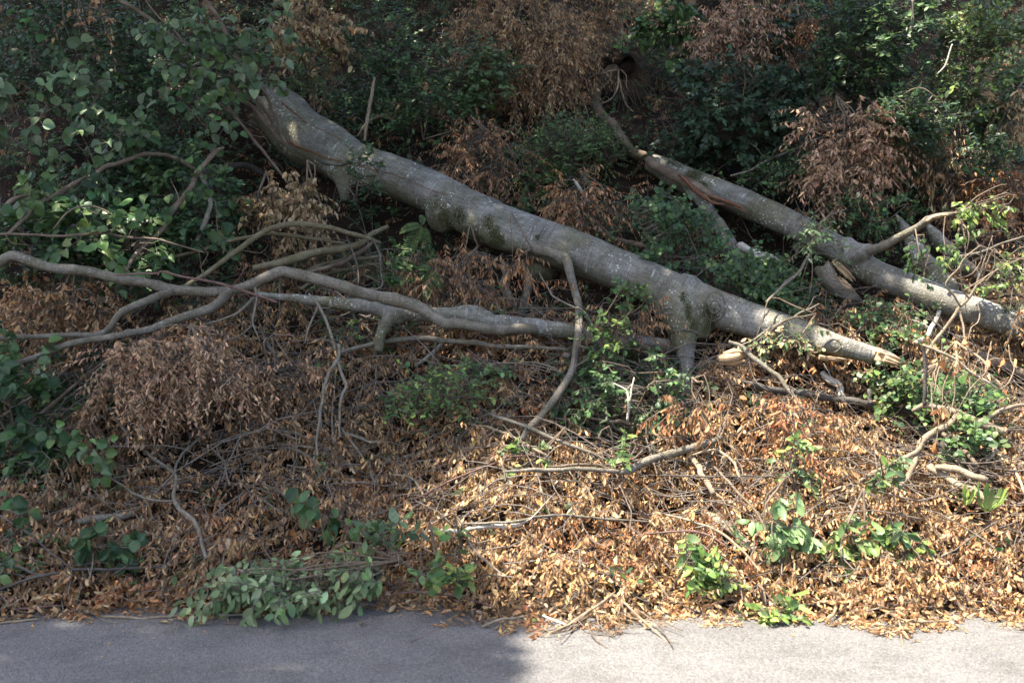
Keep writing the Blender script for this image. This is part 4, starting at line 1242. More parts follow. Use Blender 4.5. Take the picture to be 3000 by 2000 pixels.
 ('fallen_branch', 'branch', 'dark slanting branch in front of the beech break, under its crown end', [(2135, 1000, 10), (2170, 1016, 15), (2215, 1052, 15), (2265, 1092, 14), (2310, 1140, 11), (2355, 1200, 7)], [7.75, 7.72, 7.65, 7.6, 7.5, 7.4], 'grey'),
 ('fallen_branch', 'branch', 'thin branch rising right across the beech break', [(2170, 1012, 5), (2210, 994, 7), (2260, 960, 7), (2330, 925, 6), (2400, 890, 4)], [7.8, 7.8, 7.85, 7.9, 7.95], 'grey'),
 ('broken_log', 'log', 'mossy grey split log below the broken beech tip', [(2408, 1090, 16), (2430, 1115, 22), (2460, 1145, 24), (2480, 1172, 16), (2490, 1186, 6)], .22, 'pale'),
 ('fallen_branch', 'branch', 'old brown log behind the leafless sapling at right', [(2860, 1040, 26), (2900, 1056, 28), (2960, 1078, 30), (3040, 1105, 30)], .15, 'brown'),
 ('fallen_branch', 'branch', 'grey branch behind the sawn branch, nearly level', [(2660, 1100, 8), (2700, 1088, 12), (2745, 1068, 13), (2790, 1056, 8)], .2, 'brown'),
 ('pale_stick', 'stick', 'pale split stick under the right trunk', [(2680, 1005, 12), (2715, 985, 14), (2745, 930, 14), (2752, 912, 12)], [8.3, 8.35, 8.45, 8.5], 'pale'),
 ('fallen_branch', 'branch', 'thin grey branch leaning in front of the right trunk with pale leaves', [(2245, 885, 8), (2290, 840, 9), (2340, 795, 9), (2370, 745, 8), (2384, 700, 6), (2420, 640, 5), (2480, 612, 3)], [8.2, 8.3, 8.45, 8.6, 8.7, 8.85, 8.9], 'grey'),
 ('fallen_branch', 'branch', 'arched bare branch below the rusty bough at right', [(2140, 515, 5), (2195, 500, 7), (2250, 470, 8), (2330, 435, 8), (2400, 405, 7), (2480, 390, 5)], lin(10.2, 10.5, 6), 'grey'),
 ('dead_sapling', 'stem', 'grey dead stem standing left of the rusty bough', [(2438, 390, 13), (2415, 345, 13), (2395, 305, 12), (2378, 280, 8)], lin(11.2, 11.4, 4), 'grey'),
 ('vine', 'vine', 'thin woody vine hanging before the dark maple shrub', [(2176, 290, 4), (2182, 240, 5), (2180, 200, 6), (2190, 165, 6), (2202, 130, 4)], lin(10.6, 10.9, 5), 'olive'),
 ('arched_root', 'stem', 'looping bare stem behind the beech trunk', [(1046, 400, 7), (1080, 355, 9), (1125, 341, 10), (1150, 350, 11), (1160, 325, 11), (1185, 295, 9)], lin(10.9, 11.1, 6), 'olive'),
]
ROADSTICKS = [
 ('fallen_stick', 'stick', 'tan curved stick on the shaded asphalt edge', [(219, 1766, 7), (265, 1797, 9), (332, 1807, 9), (408, 1810, 9), (485, 1805, 9), (590, 1793, 6)], .02, 'tan'),
 ('fallen_stick', 'stick', 'purplish grey stick at the left asphalt edge', [(48, 1783, 6), (100, 1779, 8), (182, 1773, 6)], .03, 'red'),
 ('fallen_stick', 'stick', 'flat tan sticks by the bottom left edge', [(-10, 1826, 6), (50, 1818, 8), (115, 1811, 5)], .015, 'tan'),
 ('fallen_stick', 'stick', 'thin brown twig lying on the road under the green bough', [(655, 1826, 3), (720, 1826, 4), (775, 1825, 4), (792, 1797, 3)], .012, 'red'),
 ('fallen_stick', 'stick', 'slim grey twig in front of the green bough', [(640, 1800, 4), (700, 1800, 6), (765, 1792, 7), (820, 1757, 7), (867, 1726, 6), (895, 1710, 4)], .06, 'grey'),
 ('fallen_stick', 'stick', 'second slim twig under the slim grey one', [(770, 1788, 5), (830, 1760, 6), (880, 1742, 5), (935, 1730, 4)], .06, 'grey'),
 ('fallen_stick', 'stick', 'tan stick reaching furthest onto the sunny road', [(1563, 1884, 9), (1600, 1866, 10), (1640, 1843, 10), (1716, 1797, 9), (1760, 1766, 8), (1800, 1735, 6)], [5.52, 5.58, 5.66, 5.8, 5.9, 5.98], 'tan'),
 ('fallen_stick', 'stick', 'peeled brown stick on the road edge left of the sunny twigs', [(1412, 1834, 7), (1445, 1822, 10), (1477, 1812, 10), (1543, 1803, 6)], .02, 'tan'),
 ('fallen_stick', 'stick', 'long twig arching from the leaves onto the sunny road', [(1497, 1757, 6), (1543, 1726, 8), (1609, 1702, 8), (1691, 1712, 8), (1745, 1722, 8), (1810, 1752, 8), (1850, 1782, 8), (1900, 1832, 6), (1966, 1888, 4)], [6.1, 6.15, 6.2, 6.15, 6.1, 5.98, 5.86, 5.68, 5.45], 'tan'),
 ('fallen_stick', 'stick', 'pale straight stick at the road under the long arching twig', [(1590, 1802, 7), (1625, 1816, 8), (1668, 1834, 6)], .02, 'pale'),
 ('red_twig', 'twig', 'dark red twig arching low over the road edge at centre', [(1130, 1746, 4), (1181, 1736, 5), (1232, 1733, 6), (1308, 1741, 6), (1385, 1757, 5), (1450, 1780, 4)], .09, 'red'),
 ('fallen_stick', 'stick', 'fine dark twig on the shaded road below the centre', [(1200, 1882, 2), (1245, 1862, 3), (1290, 1840, 3), (1310, 1818, 2)], .006, 'red'),
 ('fallen_stick', 'stick', 'upright twig touching the bottom of the sunny road at right', [(2622, 1768, 6), (2630, 1800, 7), (2640, 1850, 6), (2646, 1905, 4)], [6.0, 5.85, 5.6, 5.35], 'tan'),
 ('fallen_stick', 'stick', 'stub of tan stick lying at the right road edge', [(2580, 1856, 7), (2620, 1850, 9), (2660, 1841, 6)], .02, 'tan'),
 ('fallen_stick', 'stick', 'curved stick in the litter at the right road edge', [(2598, 1790, 5), (2640, 1814, 7), (2690, 1822, 7), (2780, 1818, 5)], .05, 'brown'),
 ('fallen_stick', 'stick', 'short stick pointing up from the right road edge', [(2490, 1832, 6), (2494, 1800, 8), (2497, 1775, 6)], [5.85, 5.95, 6.05], 'brown'),
 ('fallen_stick', 'stick', 'short twig slanting to the road right of the small green plant', [(2416, 1828, 4), (2440, 1800, 6), (2455, 1775, 5)], [5.8, 5.9, 5.98], 'brown'),
 ('fallen_stick', 'stick', 'dark twig on the asphalt beneath the tan stick', [(1590, 1832, 3), (1680, 1850, 4), (1740, 1858, 5), (1802, 1864, 4)], .01, 'brown'),
 ('fallen_stick', 'stick', 'thin twig running right on the sunny road', [(1770, 1798, 4), (1850, 1820, 4), (1905, 1836, 5), (1975, 1826, 4), (2010, 1806, 3)], .012, 'brown'),
]
rsk = np.random.default_rng(5)
for name, cat, lab, pts, lift, tone in STICKS + ROADSTICKS:
    Ds = surf_D(pts, lift) if not isinstance(lift, list) else lift
    if isinstance(lift, list) and len(lift) != len(pts):
        Ds = list(np.interp(np.linspace(0, 1, len(pts)), np.linspace(0, 1, len(lift)), lift))
    o, a, r = solo(name, lab, cat, pts, Ds, tone, knots=2.0 if max(p[2] for p in pts) > 9 else 0, wob=.35, rough=.06)
    # side twigs grow from it
    L = np.linalg.norm(np.diff(a, axis=0), axis=1).sum()
    nt_ = 0 if lift in (.006, .012, .015) else int(min(5, L * 2.2 + rsk.random()))
    aa, rr = resample(a, r, .05)
    for _ in range(nt_):
        k = rsk.integers(1, max(2, len(aa) - 1))
        tdir = norm(aa[min(k + 1, len(aa) - 1)] - aa[k - 1])
        dr0 = norm(tdir * .6 + rsk.normal(0, .6, 3) * np.array((1, .5, 1)))
        ln = rsk.uniform(.12, .42)
        r0 = min(rr[k] * .45, .006)
        q = [aa[k]]
        for s_ in range(3):
            q.append(q[-1] + norm(dr0 + rsk.normal(0, .25, 3)) * ln / 3)
        q = np.array(q)
        q[:, 2] = np.maximum(q[:, 2], .006)
        V, F, B = tube(q, np.array([r0, r0 * .8, r0 * .55, r0 * .25]), seg=5, step=.07, wob=.4, rsk=None) if False else tube(q, np.array([r0, r0 * .8, r0 * .55, r0 * .25]), seg=5, step=.07, wob=.4)
        link('twig', new_mesh('twig', V - a[0], F, M[tone], True, {'bk': B}), o)

# sawn branch on the right with its cut face, and the leafless sapling standing behind it
sb = empty('sawn_branch', P(2673, 1200, 7.5), 'stout pale branch with an oval saw-cut end in the sun at right', 'branch')
s0 = P(2673, 1200, 7.5)
pts = [(2673, 1204, 12), (2704, 1187, 15), (2742, 1194, 18), (2790, 1206, 24), (2827, 1222, 26), (2870, 1240, 26), (2908, 1254, 26), (2945, 1266, 25)]
dsb = lin(7.5, 7.3, len(pts))
put(sb, s0, 'branch', pts, dsb, 'tan', seg=14, wob=.12, rough=.03, knots=1.5)
a, r = pxpath(pts, dsb)
t = norm(norm(a[-1] - a[-2]) + np.array((.25, -.7, 0)))
V, F, B = tube(np.array([a[-1] - t * .004, a[-1] + t * .008]), np.array([r[-1] * 1.02, r[-1] * 1.0]), seg=14, resamp=False, wob=0, rough=.02)
link('cut_face', new_mesh('cut_face', V - s0, F, M['wood'], True, {'bk': B}), sb)
put(sb, s0, 'branch', [(2709, 1186, 12), (2708, 1160, 11), (2712, 1120, 11), (2709, 1070, 11), (2706, 1020, 10), (2705, 1010, 8)], lin(7.45, 7.42, 6), 'dark', seg=10)
put(sb, s0, 'branch', [(2703, 1010, 9), (2742, 1026, 10), (2793, 1050, 10), (2821, 1070, 9), (2857, 1102, 6), (2920, 1134, 4)], lin(7.42, 7.3, 6), 'tan', seg=9)
put(sb, s0, 'peeled_strip', [(2822, 1072, 3), (2850, 1092, 5), (2890, 1116, 5), (2922, 1136, 2)], lin(7.3, 7.26, 4), 'pale', seg=5)

sp = empty('leafless_sapling', P(2720, 1020, 7.6), 'bare tan sapling with forked twigs standing in front of the right trunk', 'sapling')
p0 = P(2720, 1020, 7.6)
put(sp, p0, 'stem', [(2700, 1060, 10), (2732, 1007, 10), (2771, 957, 10), (2807, 907, 10), (2836, 875, 9), (2861, 839, 8), (2871, 804, 7), (2886, 757, 5)], lin(7.55, 7.45, 8), 'tan', seg=9)
for pts in ([(2814, 898, 6), (2793, 864, 6), (2771, 836, 6), (2780, 815, 5), (2807, 789, 5), (2826, 757, 4), (2870, 720, 3)], [(2812, 912, 7), (2821, 950, 6), (2826, 985, 6), (2834, 1010, 5)], [(2838, 873, 5), (2820, 850, 5), (2815, 812, 4), (2812, 780, 3)],
            [(2825, 850, 4), (2870, 822, 4), (2930, 786, 4), (3000, 752, 3)], [(2863, 835, 5), (2890, 812, 4), (2915, 770, 3), (2905, 700, 3)], [(2871, 800, 4), (2882, 770, 3), (2908, 690, 2)],
            [(2762, 965, 4), (2730, 935, 4), (2715, 912, 3)], [(2862, 880, 3), (2870, 920, 4), (2864, 945, 4), (2846, 960, 3), (2835, 1000, 3)], [(2836, 1005, 4), (2838, 1070, 4), (2842, 1150, 4), (2836, 1210, 3), (2833, 1258, 3)],
            [(2760, 1000, 4), (2755, 1060, 4), (2745, 1100, 4), (2738, 1150, 3)], [(2820, 1020, 4), (2790, 1070, 4), (2765, 1130, 4), (2760, 1180, 3)], [(2710, 1110, 5), (2727, 1130, 4), (2732, 1200, 4), (2745, 1260, 3)],
            [(2905, 1000, 4), (2893, 1050, 4), (2885, 1100, 3)], [(2955, 1010, 3), (2960, 1050, 4), (2972, 1080, 4), (2955, 1120, 4), (2930, 1140, 3)]):
    put(sp, p0, 'twig', pts, lin(7.45, 7.35, len(pts)), 'tan', seg=6, clear=False)

print('limbs', len(bpy.data.objects))

# ------------------------------------------------------------------ loose pieces of wood
wb = empty('wood_block', P(2140, 1050, 7.95), 'block of pale split wood lying under the beech trunk near its stub', 'wood chip')
for pts_ in ([(2106, 1052, 26), (2130, 1050, 34), (2158, 1046, 32), (2172, 1040, 24)], [(2120, 1036, 14), (2150, 1030, 20), (2178, 1032, 18), (2192, 1042, 5)], [(2112, 1064, 12), (2150, 1064, 14), (2180, 1058, 9), (2190, 1054, 3)]):
    a, r = pxpath(pts_, [7.97, 7.94, 7.94, 7.97])
    V, F, B = tube(a, r, seg=5, resamp=False, wob=0, rough=.12, jag=.9)
    link('wood_piece', new_mesh('wood_piece', V - P(2140, 1050, 7.95), F, M['wood'], False, {'bk': B}), wb)
chip('wood_chip', 'long orange sliver of wood below the beech tip', [(2400, 1046, 6), (2430, 1050, 14), (2470, 1054, 10), (2490, 1056, 3)], [7.85, 7.82, 7.82, 7.85], 'wood', 8)
solo('wood_chip', 'upright weathered splinter standing below the beech tip', 'wood chip', [(2552, 1180, 18), (2550, 1165, 20), (2548, 1150, 16), (2546, 1138, 5)], [7.55] * 4, 'grey', seg=6, rough=.2)

# ------------------------------------------------------------------ foliage builders
def stuff_mesh(name, V, F, C, mat, parent=None, ploc=None):
    if ploc is not None:
        V = V - ploc
    return link(name, new_mesh(name, V, F, mat, True, {'col': C}), parent)


LEAFMESH = {}


def leaf_object(kind, matkey, p, d, n, size, col, parent, ploc, wj=.2):
    key = (kind, matkey)
    if key not in LEAFMESH:
        LEAFMESH[key] = [new_mesh('leaf', tv, tf, M[matkey]) for tv, tf in TM[kind]]
    me = LEAFMESH[key][R.integers(len(LEAFMESH[key]))]
    o = bpy.data.objects.new('leaf', me)
    COL.objects.link(o)
    o.parent = parent
    X, Y, Z = basis(d[None], n[None])
    s = size
    w_ = s * R.uniform(1 - wj, 1 + wj)
    q = p - ploc
    o.matrix_basis = Matrix(((X[0, 0] * w_, Y[0, 0] * s, Z[0, 0] * s, q[0]), (X[0, 1] * w_, Y[0, 1] * s, Z[0, 1] * s, q[1]), (X[0, 2] * w_, Y[0, 2] * s, Z[0, 2] * s, q[2]), (0, 0, 0, 1)))
    o.color = (*col, 1)
    return o


def bush(name, label, cat, cx, cy, rx_, ry_, n, kind, cols, wts, size, hang=.3, flat=.75, depth=.35, D=None, pull=.3, k=14, L=(.18, .34), stem_from=None, dead=False, tone='brown', group=None, nstem=3, single=0, up=(0, -.35, .9), tclear=True, gap=.35, dirs=None, jit=.2):
    """a shrub or withered bough: stems, fine twigs and a mass of leaves filling an uneven ellipsoid"""
    if dead and L == (.18, .34):
        L = (.2, .46)
    if D is None:
        D = float(hit([cx], [cy + ry_ * .6])[0]) - pull
    c = P(cx, cy, D)
    sx, sz = rx_ / FPX * D, ry_ / FPX * D
    if not single:
        n = int(n * 1.4)
    m = int(n * 1.9)
    q = norm(R.normal(0, 1, (m, 3))) * (R.random((m, 1)) ** .42)
    A = c + q * np.array((sx, depth, sz))
    # clumps: drop anchors in noise hollows so that gaps open
    g = vnoise(A[:, 0] * 3.1, A[:, 2] * 3.1, 17) * .6 + vnoise(A[:, 0] * 7, A[:, 2] * 7, 18) * .4
    A = A[g > np.quantile(g, gap)][:n]
    zmin = Tz(A[:, 0], A[:, 1]) - .05
    A[:, 2] = np.maximum(A[:, 2], zmin + R.uniform(0, .15, len(A)))
    if tclear:
        A = A[keep(A, 9)]
    if len(A) < 3:
        return None
    base = P(*(stem_from or (cx, cy + ry_)), D + .1)
    base[2] = max(base[2], float(Tz(base[0], base[1])) - .1) if stem_from is None else base[2]
    root = empty(name, base, label, cat, group)
    # stems
    nodes = []
    for s in range(nstem):
        tip = c + np.array((sx, depth * .5, sz)) * (R.uniform(-.8, .8, 3) if nstem > 1 else np.array((.1, 0, .3)))
        if stem_from is not None:
            tip = 2 * c - base + np.array((sx, depth, sz)) * R.uniform(-.6, .6, 3)
            tip = base + (tip - base) * R.uniform(.75, 1)
        mid = (base + tip) / 2 + R.normal(0, .1, 3) + np.array((0, 0, .08))
        r0 = .007 + .004 * R.random()
        pts = np.array([base, (base * .6 + mid * .4), mid, (mid + tip) / 2 + R.normal(0, .04, 3), tip])
        V, F, B = tube(pts, np.array([r0, r0 * .9, r0 * .7, r0 * .5, r0 * .2]), seg=6, step=.08, wob=.8)
        link('stem', new_mesh('stem', V - base, F, M[tone], True, {'bk': B}), root)
        nodes.append(resample(pts, np.ones(5), .06)[0])
    nodes = np.vstack(nodes)
    out = A - c
    if dirs is not None:
        dr = norm(np.asarray(dirs, float) + R.normal(0, .5, A.shape))
    else:
        dr = norm(out / np.array((sx, depth, sz)) * .6 + R.normal(0, .5, A.shape) + np.array((0, -.25, -.15 if dead else .12)))
    Ls = R.uniform(*L, len(A))
    pos, ld, nn, paths = spray(A, dr, Ls, k, hang, flat, droop=.35 if dead else .15, up=up)
    tone_c = np.exp(R.normal(0, .16, (len(A), 1)))
    col = palette(len(pos), cols, wts, jit) * np.repeat(tone_c, k, 0)
    sz_ = np.clip(np.exp(R.normal(0, .2, len(pos))), .5, 1.5) * size
    lm = 'dead' if dead else 'green'
    if single:
        d2 = pos[:, 1] + R.normal(0, .05, len(pos))
        order = np.argsort(d2)
        pick = order[:single]
        for i in pick:
            leaf_object(kind, lm + '_obj', pos[i], ld[i], nn[i], sz_[i], col[i], root, base)
        rest = order[single:]
        pos, ld, nn, col, sz_ = pos[rest], ld[rest], nn[rest], col[rest], sz_[rest]
    if len(pos):
        V, F, C = leaves_arrays(pos, ld, nn, sz_, col, TM[kind])
        o = stuff_mesh('foliage', V, F, C, M[lm], root, base)
        o['kind'] = 'stuff'
    # fine twigs: one for each spray, and thin links back towards the stems
    V, q_, B = thin_tubes(paths, np.array((.0036, .0026, .0010))[None] * R.uniform(.7, 1.3, (len(paths), 1)))
    j = np.array([((nodes - p) ** 2).sum(1).argmin() for p in A])
    near = nodes[j]
    mid = (near + A) / 2 + R.normal(0, .03, A.shape)
    V2, q2, B2 = thin_tubes(np.stack([near, mid, A], 1), np.array((.004, .0032, .0026))[None] * np.ones((len(A), 1)))
    o = link('twigs', new_mesh('twigs', np.vstack([V, V2]) - base, np.vstack([q_, q2 + len(V)]), M['twig' if tone != 'tan' else 'tan'], True, {'bk': np.vstack([B, B2])}), root)
    o['kind'] = 'stuff'
    return root


# ------------------------------------------------------------------ plants and boughs one can tell apart
# left thicket of hazel and small-leaved shrubs
bush('green_shrub', 'dark small-leaved shrub filling the upper left corner', 'shrub', 180, 130, 260, 190, 150, 'round', DGREEN, (2, 2, 2), .055, D=11.2, depth=.6, k=13)
bush('green_shrub', 'dense deep green shrub left of the beech butt, small oval leaves', 'shrub', 480, 230, 210, 180, 190, 'round', DGREEN + GREEN[:2], (2, 2, 1, 1, 1), .052, D=10.6, depth=.55, k=14)
bush('green_shrub', 'dark green shrub below the arching brown stem at left', 'shrub', 330, 500, 250, 110, 150, 'round', DGREEN + GREEN[:1], (2, 2, 1, 1), .06, D=9.6, depth=.4, k=12)
bush('green_shrub', 'leafy green shrub under the arched stem, rounder leaves', 'shrub', 560, 560, 160, 120, 90, 'round', GREEN + DGREEN, (1, 1, 2, 1, 1, 1, 1), .06, D=9.3, depth=.35, k=12)
bush('bramble', 'green undergrowth between left edge and forked limb', 'bramble', 150, 690, 190, 90, 90, 'round', GREEN + DGREEN, (1, 1, 2, .5, 1, 1, 1), .075, D=8.55, depth=.3, k=10)
bush('bramble', 'broad-leaved green plant at the left edge below the fork', 'bramble', 60, 1180, 120, 160, 46, 'hazel', GREEN + DGREEN, (1, 1, 2, .5, 1, 1, 1), .085, D=7.15, depth=.22, k=8)
bush('green_shrub', 'dark leafy tangle in the gap beneath the level twig at left', 'shrub', 420, 720, 170, 80, 60, 'hazel', DGREEN + GREEN[:1], (2, 2, 1, 1), .07, D=8.6, depth=.25, k=9)
for cx, cy, rx_, ry_, n, D, lab, cols in (
        (60, 330, 110, 70, 16, 8.7, 'pale broad-leaved hazel twig at the far left edge', PALEG), (240, 250, 60, 110, 14, 8.9, 'upright hazel twig with one curled brown leaf, upper left', PALEG),
        (350, 380, 130, 60, 16, 8.9, 'hazel branch of broad leaves reaching right at left', GREEN + PALEG), (560, 120, 130, 80, 18, 9.5, 'pale hazel branch at the top left under the slanting stems', PALEG),
        (700, 180, 110, 90, 24, 9.6, 'large pale hazel leaves hanging beside the beech butt', PALEG), (600, 260, 100, 110, 22, 9.4, 'hazel leaves hanging over the slanting hazel stems', GREEN + PALEG),
        (780, 80, 60, 60, 9, 9.9, 'small pale hazel tip at the top, against brown hanging leaves', PALEG), (80, 580, 90, 80, 14, 8.3, 'broad hazel leaves at the left edge above the level twig', GREEN),
        (220, 560, 120, 90, 18, 8.6, 'dark broad hazel leaves below the arching brown stem', DGREEN + GREEN[:2]), (610, 610, 70, 100, 16, 8.8, 'string of hazel leaves along the crooked grey branch', GREEN),
        (330, 690, 140, 60, 20, 8.2, 'hazel leaves just above the forked limb at left', GREEN), (120, 130, 90, 60, 12, 9.6, 'dim hazel leaves in the dark upper left corner', DGREEN + GREEN[:1])):
    bush('hazel_branch', lab, 'hazel', cx, cy, rx_, ry_, n, 'hazel', cols, np.ones(len(cols)), .088, D=D, depth=.22, k=5, L=(.22, .4), nstem=2, single=min(60, n * 4), hang=.55, flat=.8, up=(0, -.7, .6), gap=.1, tclear=False)

# hanging brown leaves at the top left of centre
bush('withered_vine', 'tan withered leaves hanging in strings at the top left of centre', 'dead foliage', 905, 110, 110, 120, 85, 'deadflat', KHAKI + BROWN[:2], (2, 1, 2, 1, 1), .085, D=11.2, depth=.3, hang=2.4, flat=.1, dead=True, k=9, up=(0, -1, .2), stem_from=(930, -60))
bush('withered_vine', 'dry khaki leaves hanging below the beech butt', 'dead foliage', 905, 600, 70, 95, 55, 'deadflat', KHAKI, (2, 1, 2), .075, D=9.35, depth=.2, hang=2.6, flat=.1, dead=True, k=11, up=(0, -1, .2), stem_from=(900, 470))
bush('withered_vine', 'dry leaves tangled left of the hanging khaki ones', 'dead foliage', 790, 590, 60, 70, 30, 'deadflat', KHAKI + BROWN, (1, .5, 1, 1, 1, 1, 0, 0), .06, D=9.4, depth=.2, hang=2.2, flat=.1, dead=True, k=10, stem_from=(780, 500))
bush('withered_vine', 'few curled brown leaves in the dark top left corner', 'dead foliage', 270, 40, 90, 60, 9, 'deadflat', BROWN, (1, 1, 1, 1, 1), .07, D=9.8, depth=.2, hang=2.2, flat=.1, dead=True, k=6, stem_from=(300, -60))

# upper middle
bush('green_shrub', 'green shrub of small leaves beside the upper end of the beech', 'shrub', 1100, 190, 150, 170, 190, 'round', GREEN + DGREEN, (2, 1, 2, .5, 1, 1, 1), .045, D=11.6, depth=.5, k=13)
bush('green_shrub', 'broader pale green leaves against the brown bough at top', 'shrub', 1370, 220, 130, 90, 95, 'round', PALEG + GREEN[:2], (1, 2, 1, 2, 1, 1), .06, D=11.3, depth=.3, k=10)
bush('green_shrub', 'green leaves beneath the orange stick, behind the beech', 'shrub', 1240, 330, 130, 80, 90, 'small', GREEN + DGREEN, (2, 1, 2, .5, 1, 1, 1), .05, D=11.0, depth=.3, k=12)
bush('green_shrub', 'glossy sprigs lying over the butt end of the beech', 'shrub', 920, 250, 80, 100, 45, 'small', GREEN + PALEG[:2], (2, 1, 1, 1, 1, 1), .045, D=10.9, depth=.25, k=12)
bush('green_sprig', 'dark green sprig hanging across the beech trunk near its first stub', 'sprig', 1080, 480, 60, 60, 18, 'beech', DGREEN + GREEN[:1], (2, 1, 1, 1), .05, D=9.75, depth=.12, k=8, single=60, tclear=False, nstem=2, L=(.07, .15))
bush('green_sprig', 'dark green leaves hanging in front of the first beech stub', 'sprig', 1045, 555, 50, 40, 16, 'beech', DGREEN + GREEN[:1], (2, 1, 1, 1), .05, D=9.6, depth=.12, k=8, single=50, tclear=False, nstem=2, L=(.08, .16))
bush('withered_bough', 'huge bough of dry brown leaves at the top centre', 'dead bough', 1540, 150, 215, 200, 470, 'deadfar', BROWN + KHAKI[:1] + [(.46, .31, .18)], (2, 2, 2, 1, .5, 1, 2), .062, D=11.9, depth=.45, hang=1.3, flat=.1, dead=True, k=15, stem_from=(1560, -80), nstem=6, gap=.3)
bush('withered_bough', 'ragged brown foliage at the top right of the large brown bough', 'dead bough', 1800, 60, 90, 90, 90, 'deadfar', BROWN, (2, 2, 1, 1, 2), .06, D=12.9, depth=.4, hang=1.2, flat=.1, dead=True, k=12, stem_from=(1810, -80))
bush('withered_bough', 'sparse rusty leaves over green plants behind the middle of the beech', 'dead bough', 1420, 470, 120, 110, 110, 'deadfar', RUST + BROWN, (2, 2, 1, 2, 1, 1, 1, 1, 1), .055, D=10.5, depth=.3, hang=1.3, flat=.1, dead=True, k=12, stem_from=(1380, 340))
bush('withered_bough', 'orange-brown leaves hanging right above the mid beech trunk', 'dead bough', 1730, 590, 130, 80, 90, 'deadfar', RUST + BROWN, (2, 2, 1, 2, 1, 1, 1, 1, 1), .06, D=9.75, depth=.25, hang=1.2, flat=.1, dead=True, k=12, stem_from=(1700, 500))
bush('green_shrub', 'bright fine-leaved bush below the uprooted tree', 'shrub', 1790, 430, 70, 80, 110, 'small', GREEN + LGREEN[:2], (2, 2, 1, 2, 1, 1), .032, D=10.9, depth=.3, k=12)
bush('green_shrub', 'green shoots among rusty leaves behind the mid beech', 'shrub', 1600, 450, 150, 110, 130, 'small', GREEN, (2, 2, 1, 1), .042, D=10.6, depth=.35, k=12)
bush('green_shrub', 'leggy green plants at the top centre in front of the bright woods', 'shrub', 1960, 110, 80, 80, 50, 'hazel', GREEN, (1, 1, 1, 1), .08, D=11.6, depth=.3, k=8)
bush('green_shrub', 'pale leafy growth right of the root plate', 'shrub', 1880, 170, 70, 100, 70, 'round', PALEG + LGREEN[:1], (1, 1, 1, 1, 1), .05, D=12.4, depth=.3, k=11)

# right upper side
bush('maple_shrub', 'dark bluish maple shrub right of the uprooted tree', 'shrub', 2130, 330, 210, 130, 300, 'maple', BLUEG, (1, 1, 1), .062, D=10.7, depth=.5, k=10)
bush('maple_shrub', 'dark maple foliage above the bluish shrub', 'shrub', 2260, 170, 130, 110, 120, 'maple', BLUEG + DGREEN[:1], (1, 1, 1, 1), .06, D=11.3, depth=.4, k=10)
bush('withered_bough', 'pinkish brown withered bough at the top right of centre', 'dead bough', 2150, 140, 130, 120, 170, 'deadfar', [(.40, .245, .17), (.34, .20, .135), (.45, .29, .20)], (1, 1, 1), .066, D=11.1, depth=.35, hang=1.3, flat=.1, dead=True, k=13, stem_from=(2200, -30))
bush('withered_bough', 'rusty clusters left of the tall leafy boughs at top right', 'dead bough', 2320, 110, 80, 90, 55, 'deadfar', RUST, (1, 1, 1, 1), .064, D=11.2, depth=.3, hang=1.2, flat=.1, dead=True, k=12, stem_from=(2330, -20))
bush('withered_bough', 'drooping bough of pale brown leaves above the right trunk', 'dead bough', 2480, 400, 140, 110, 185, 'dead', [(.41, .255, .17), (.35, .20, .125), (.47, .31, .21)], (1, 1, 1), .07, D=10.0, depth=.3, hang=1.3, flat=.1, dead=True, k=12, stem_from=(2450, 280), nstem=5)
bush('withered_bough', 'trailing end of the drooping bough, nearer the right trunk', 'dead bough', 2460, 530, 110, 80, 80, 'dead', [(.41, .255, .17), (.35, .20, .125), (.47, .31, .21)], (1, 1, 1), .064, D=9.8, depth=.25, hang=1.3, flat=.1, dead=True, k=11, stem_from=(2470, 420))
bush('withered_bough', 'rust-red dry foliage at the right edge behind the green twig', 'dead bough', 2890, 610, 170, 130, 170, 'deadfar', RUST + BROWN[:2], (2, 1, 2, .5, 1, 1), .062, D=10.3, depth=.4, hang=1.2, flat=.1, dead=True, k=13, stem_from=(2960, 420))
bush('withered_bough', 'tan dry leaves at the right edge below the tall trees', 'dead bough', 2960, 330, 70, 90, 45, 'deadfar', KHAKI + TAN[:1], (1, 1, 1, 1), .07, D=10.2, depth=.3, hang=1.6, flat=.1, dead=True, k=11, stem_from=(3010, 220))
bush('withered_bough', 'yellow-brown leaves hanging beside the green spray at right', 'dead bough', 2740, 500, 80, 100, 50, 'deadfar', KHAKI + RUST[:1], (1, .5, 1, 1), .075, D=10.2, depth=.3, hang=2.4, flat=.1, dead=True, k=10, stem_from=(2730, 380))
bush('leafy_bough', 'broad dark green leafy bough hanging from the top right', 'leafy bough', 2560, 140, 210, 160, 330, 'beechfar', GREEN + BLUEG, (1, 1, 1, .5, 2, 1, 1), .062, D=10.6, depth=.6, k=13, hang=.4, stem_from=(2640, -90), nstem=5)
bush('leafy_bough', 'sunlit yellow-green bough at the upper right', 'leafy bough', 2860, 170, 120, 150, 150, 'beechfar', LGREEN + PALEG, (1, 1, 1, 1, 1, 1, .5, 1), .06, D=10.3, depth=.45, k=12, hang=.5, stem_from=(2900, -60), nstem=4)
bush('leafy_bough', 'domed spray of green leaves above the split slabs', 'leafy bough', 2690, 355, 100, 65, 110, 'beechfar', BLUEG + GREEN[:2], (1, 1, 1, 1, 1), .06, D=9.9, depth=.3, k=11, stem_from=(2560, 330))
bush('leafy_bough', 'green spray at right over the rust-red foliage', 'leafy bough', 2880, 470, 70, 40, 36, 'beechfar', BLUEG + GREEN[:2], (1, 1, 1, 1, 1), .06, D=9.7, depth=.2, k=10)
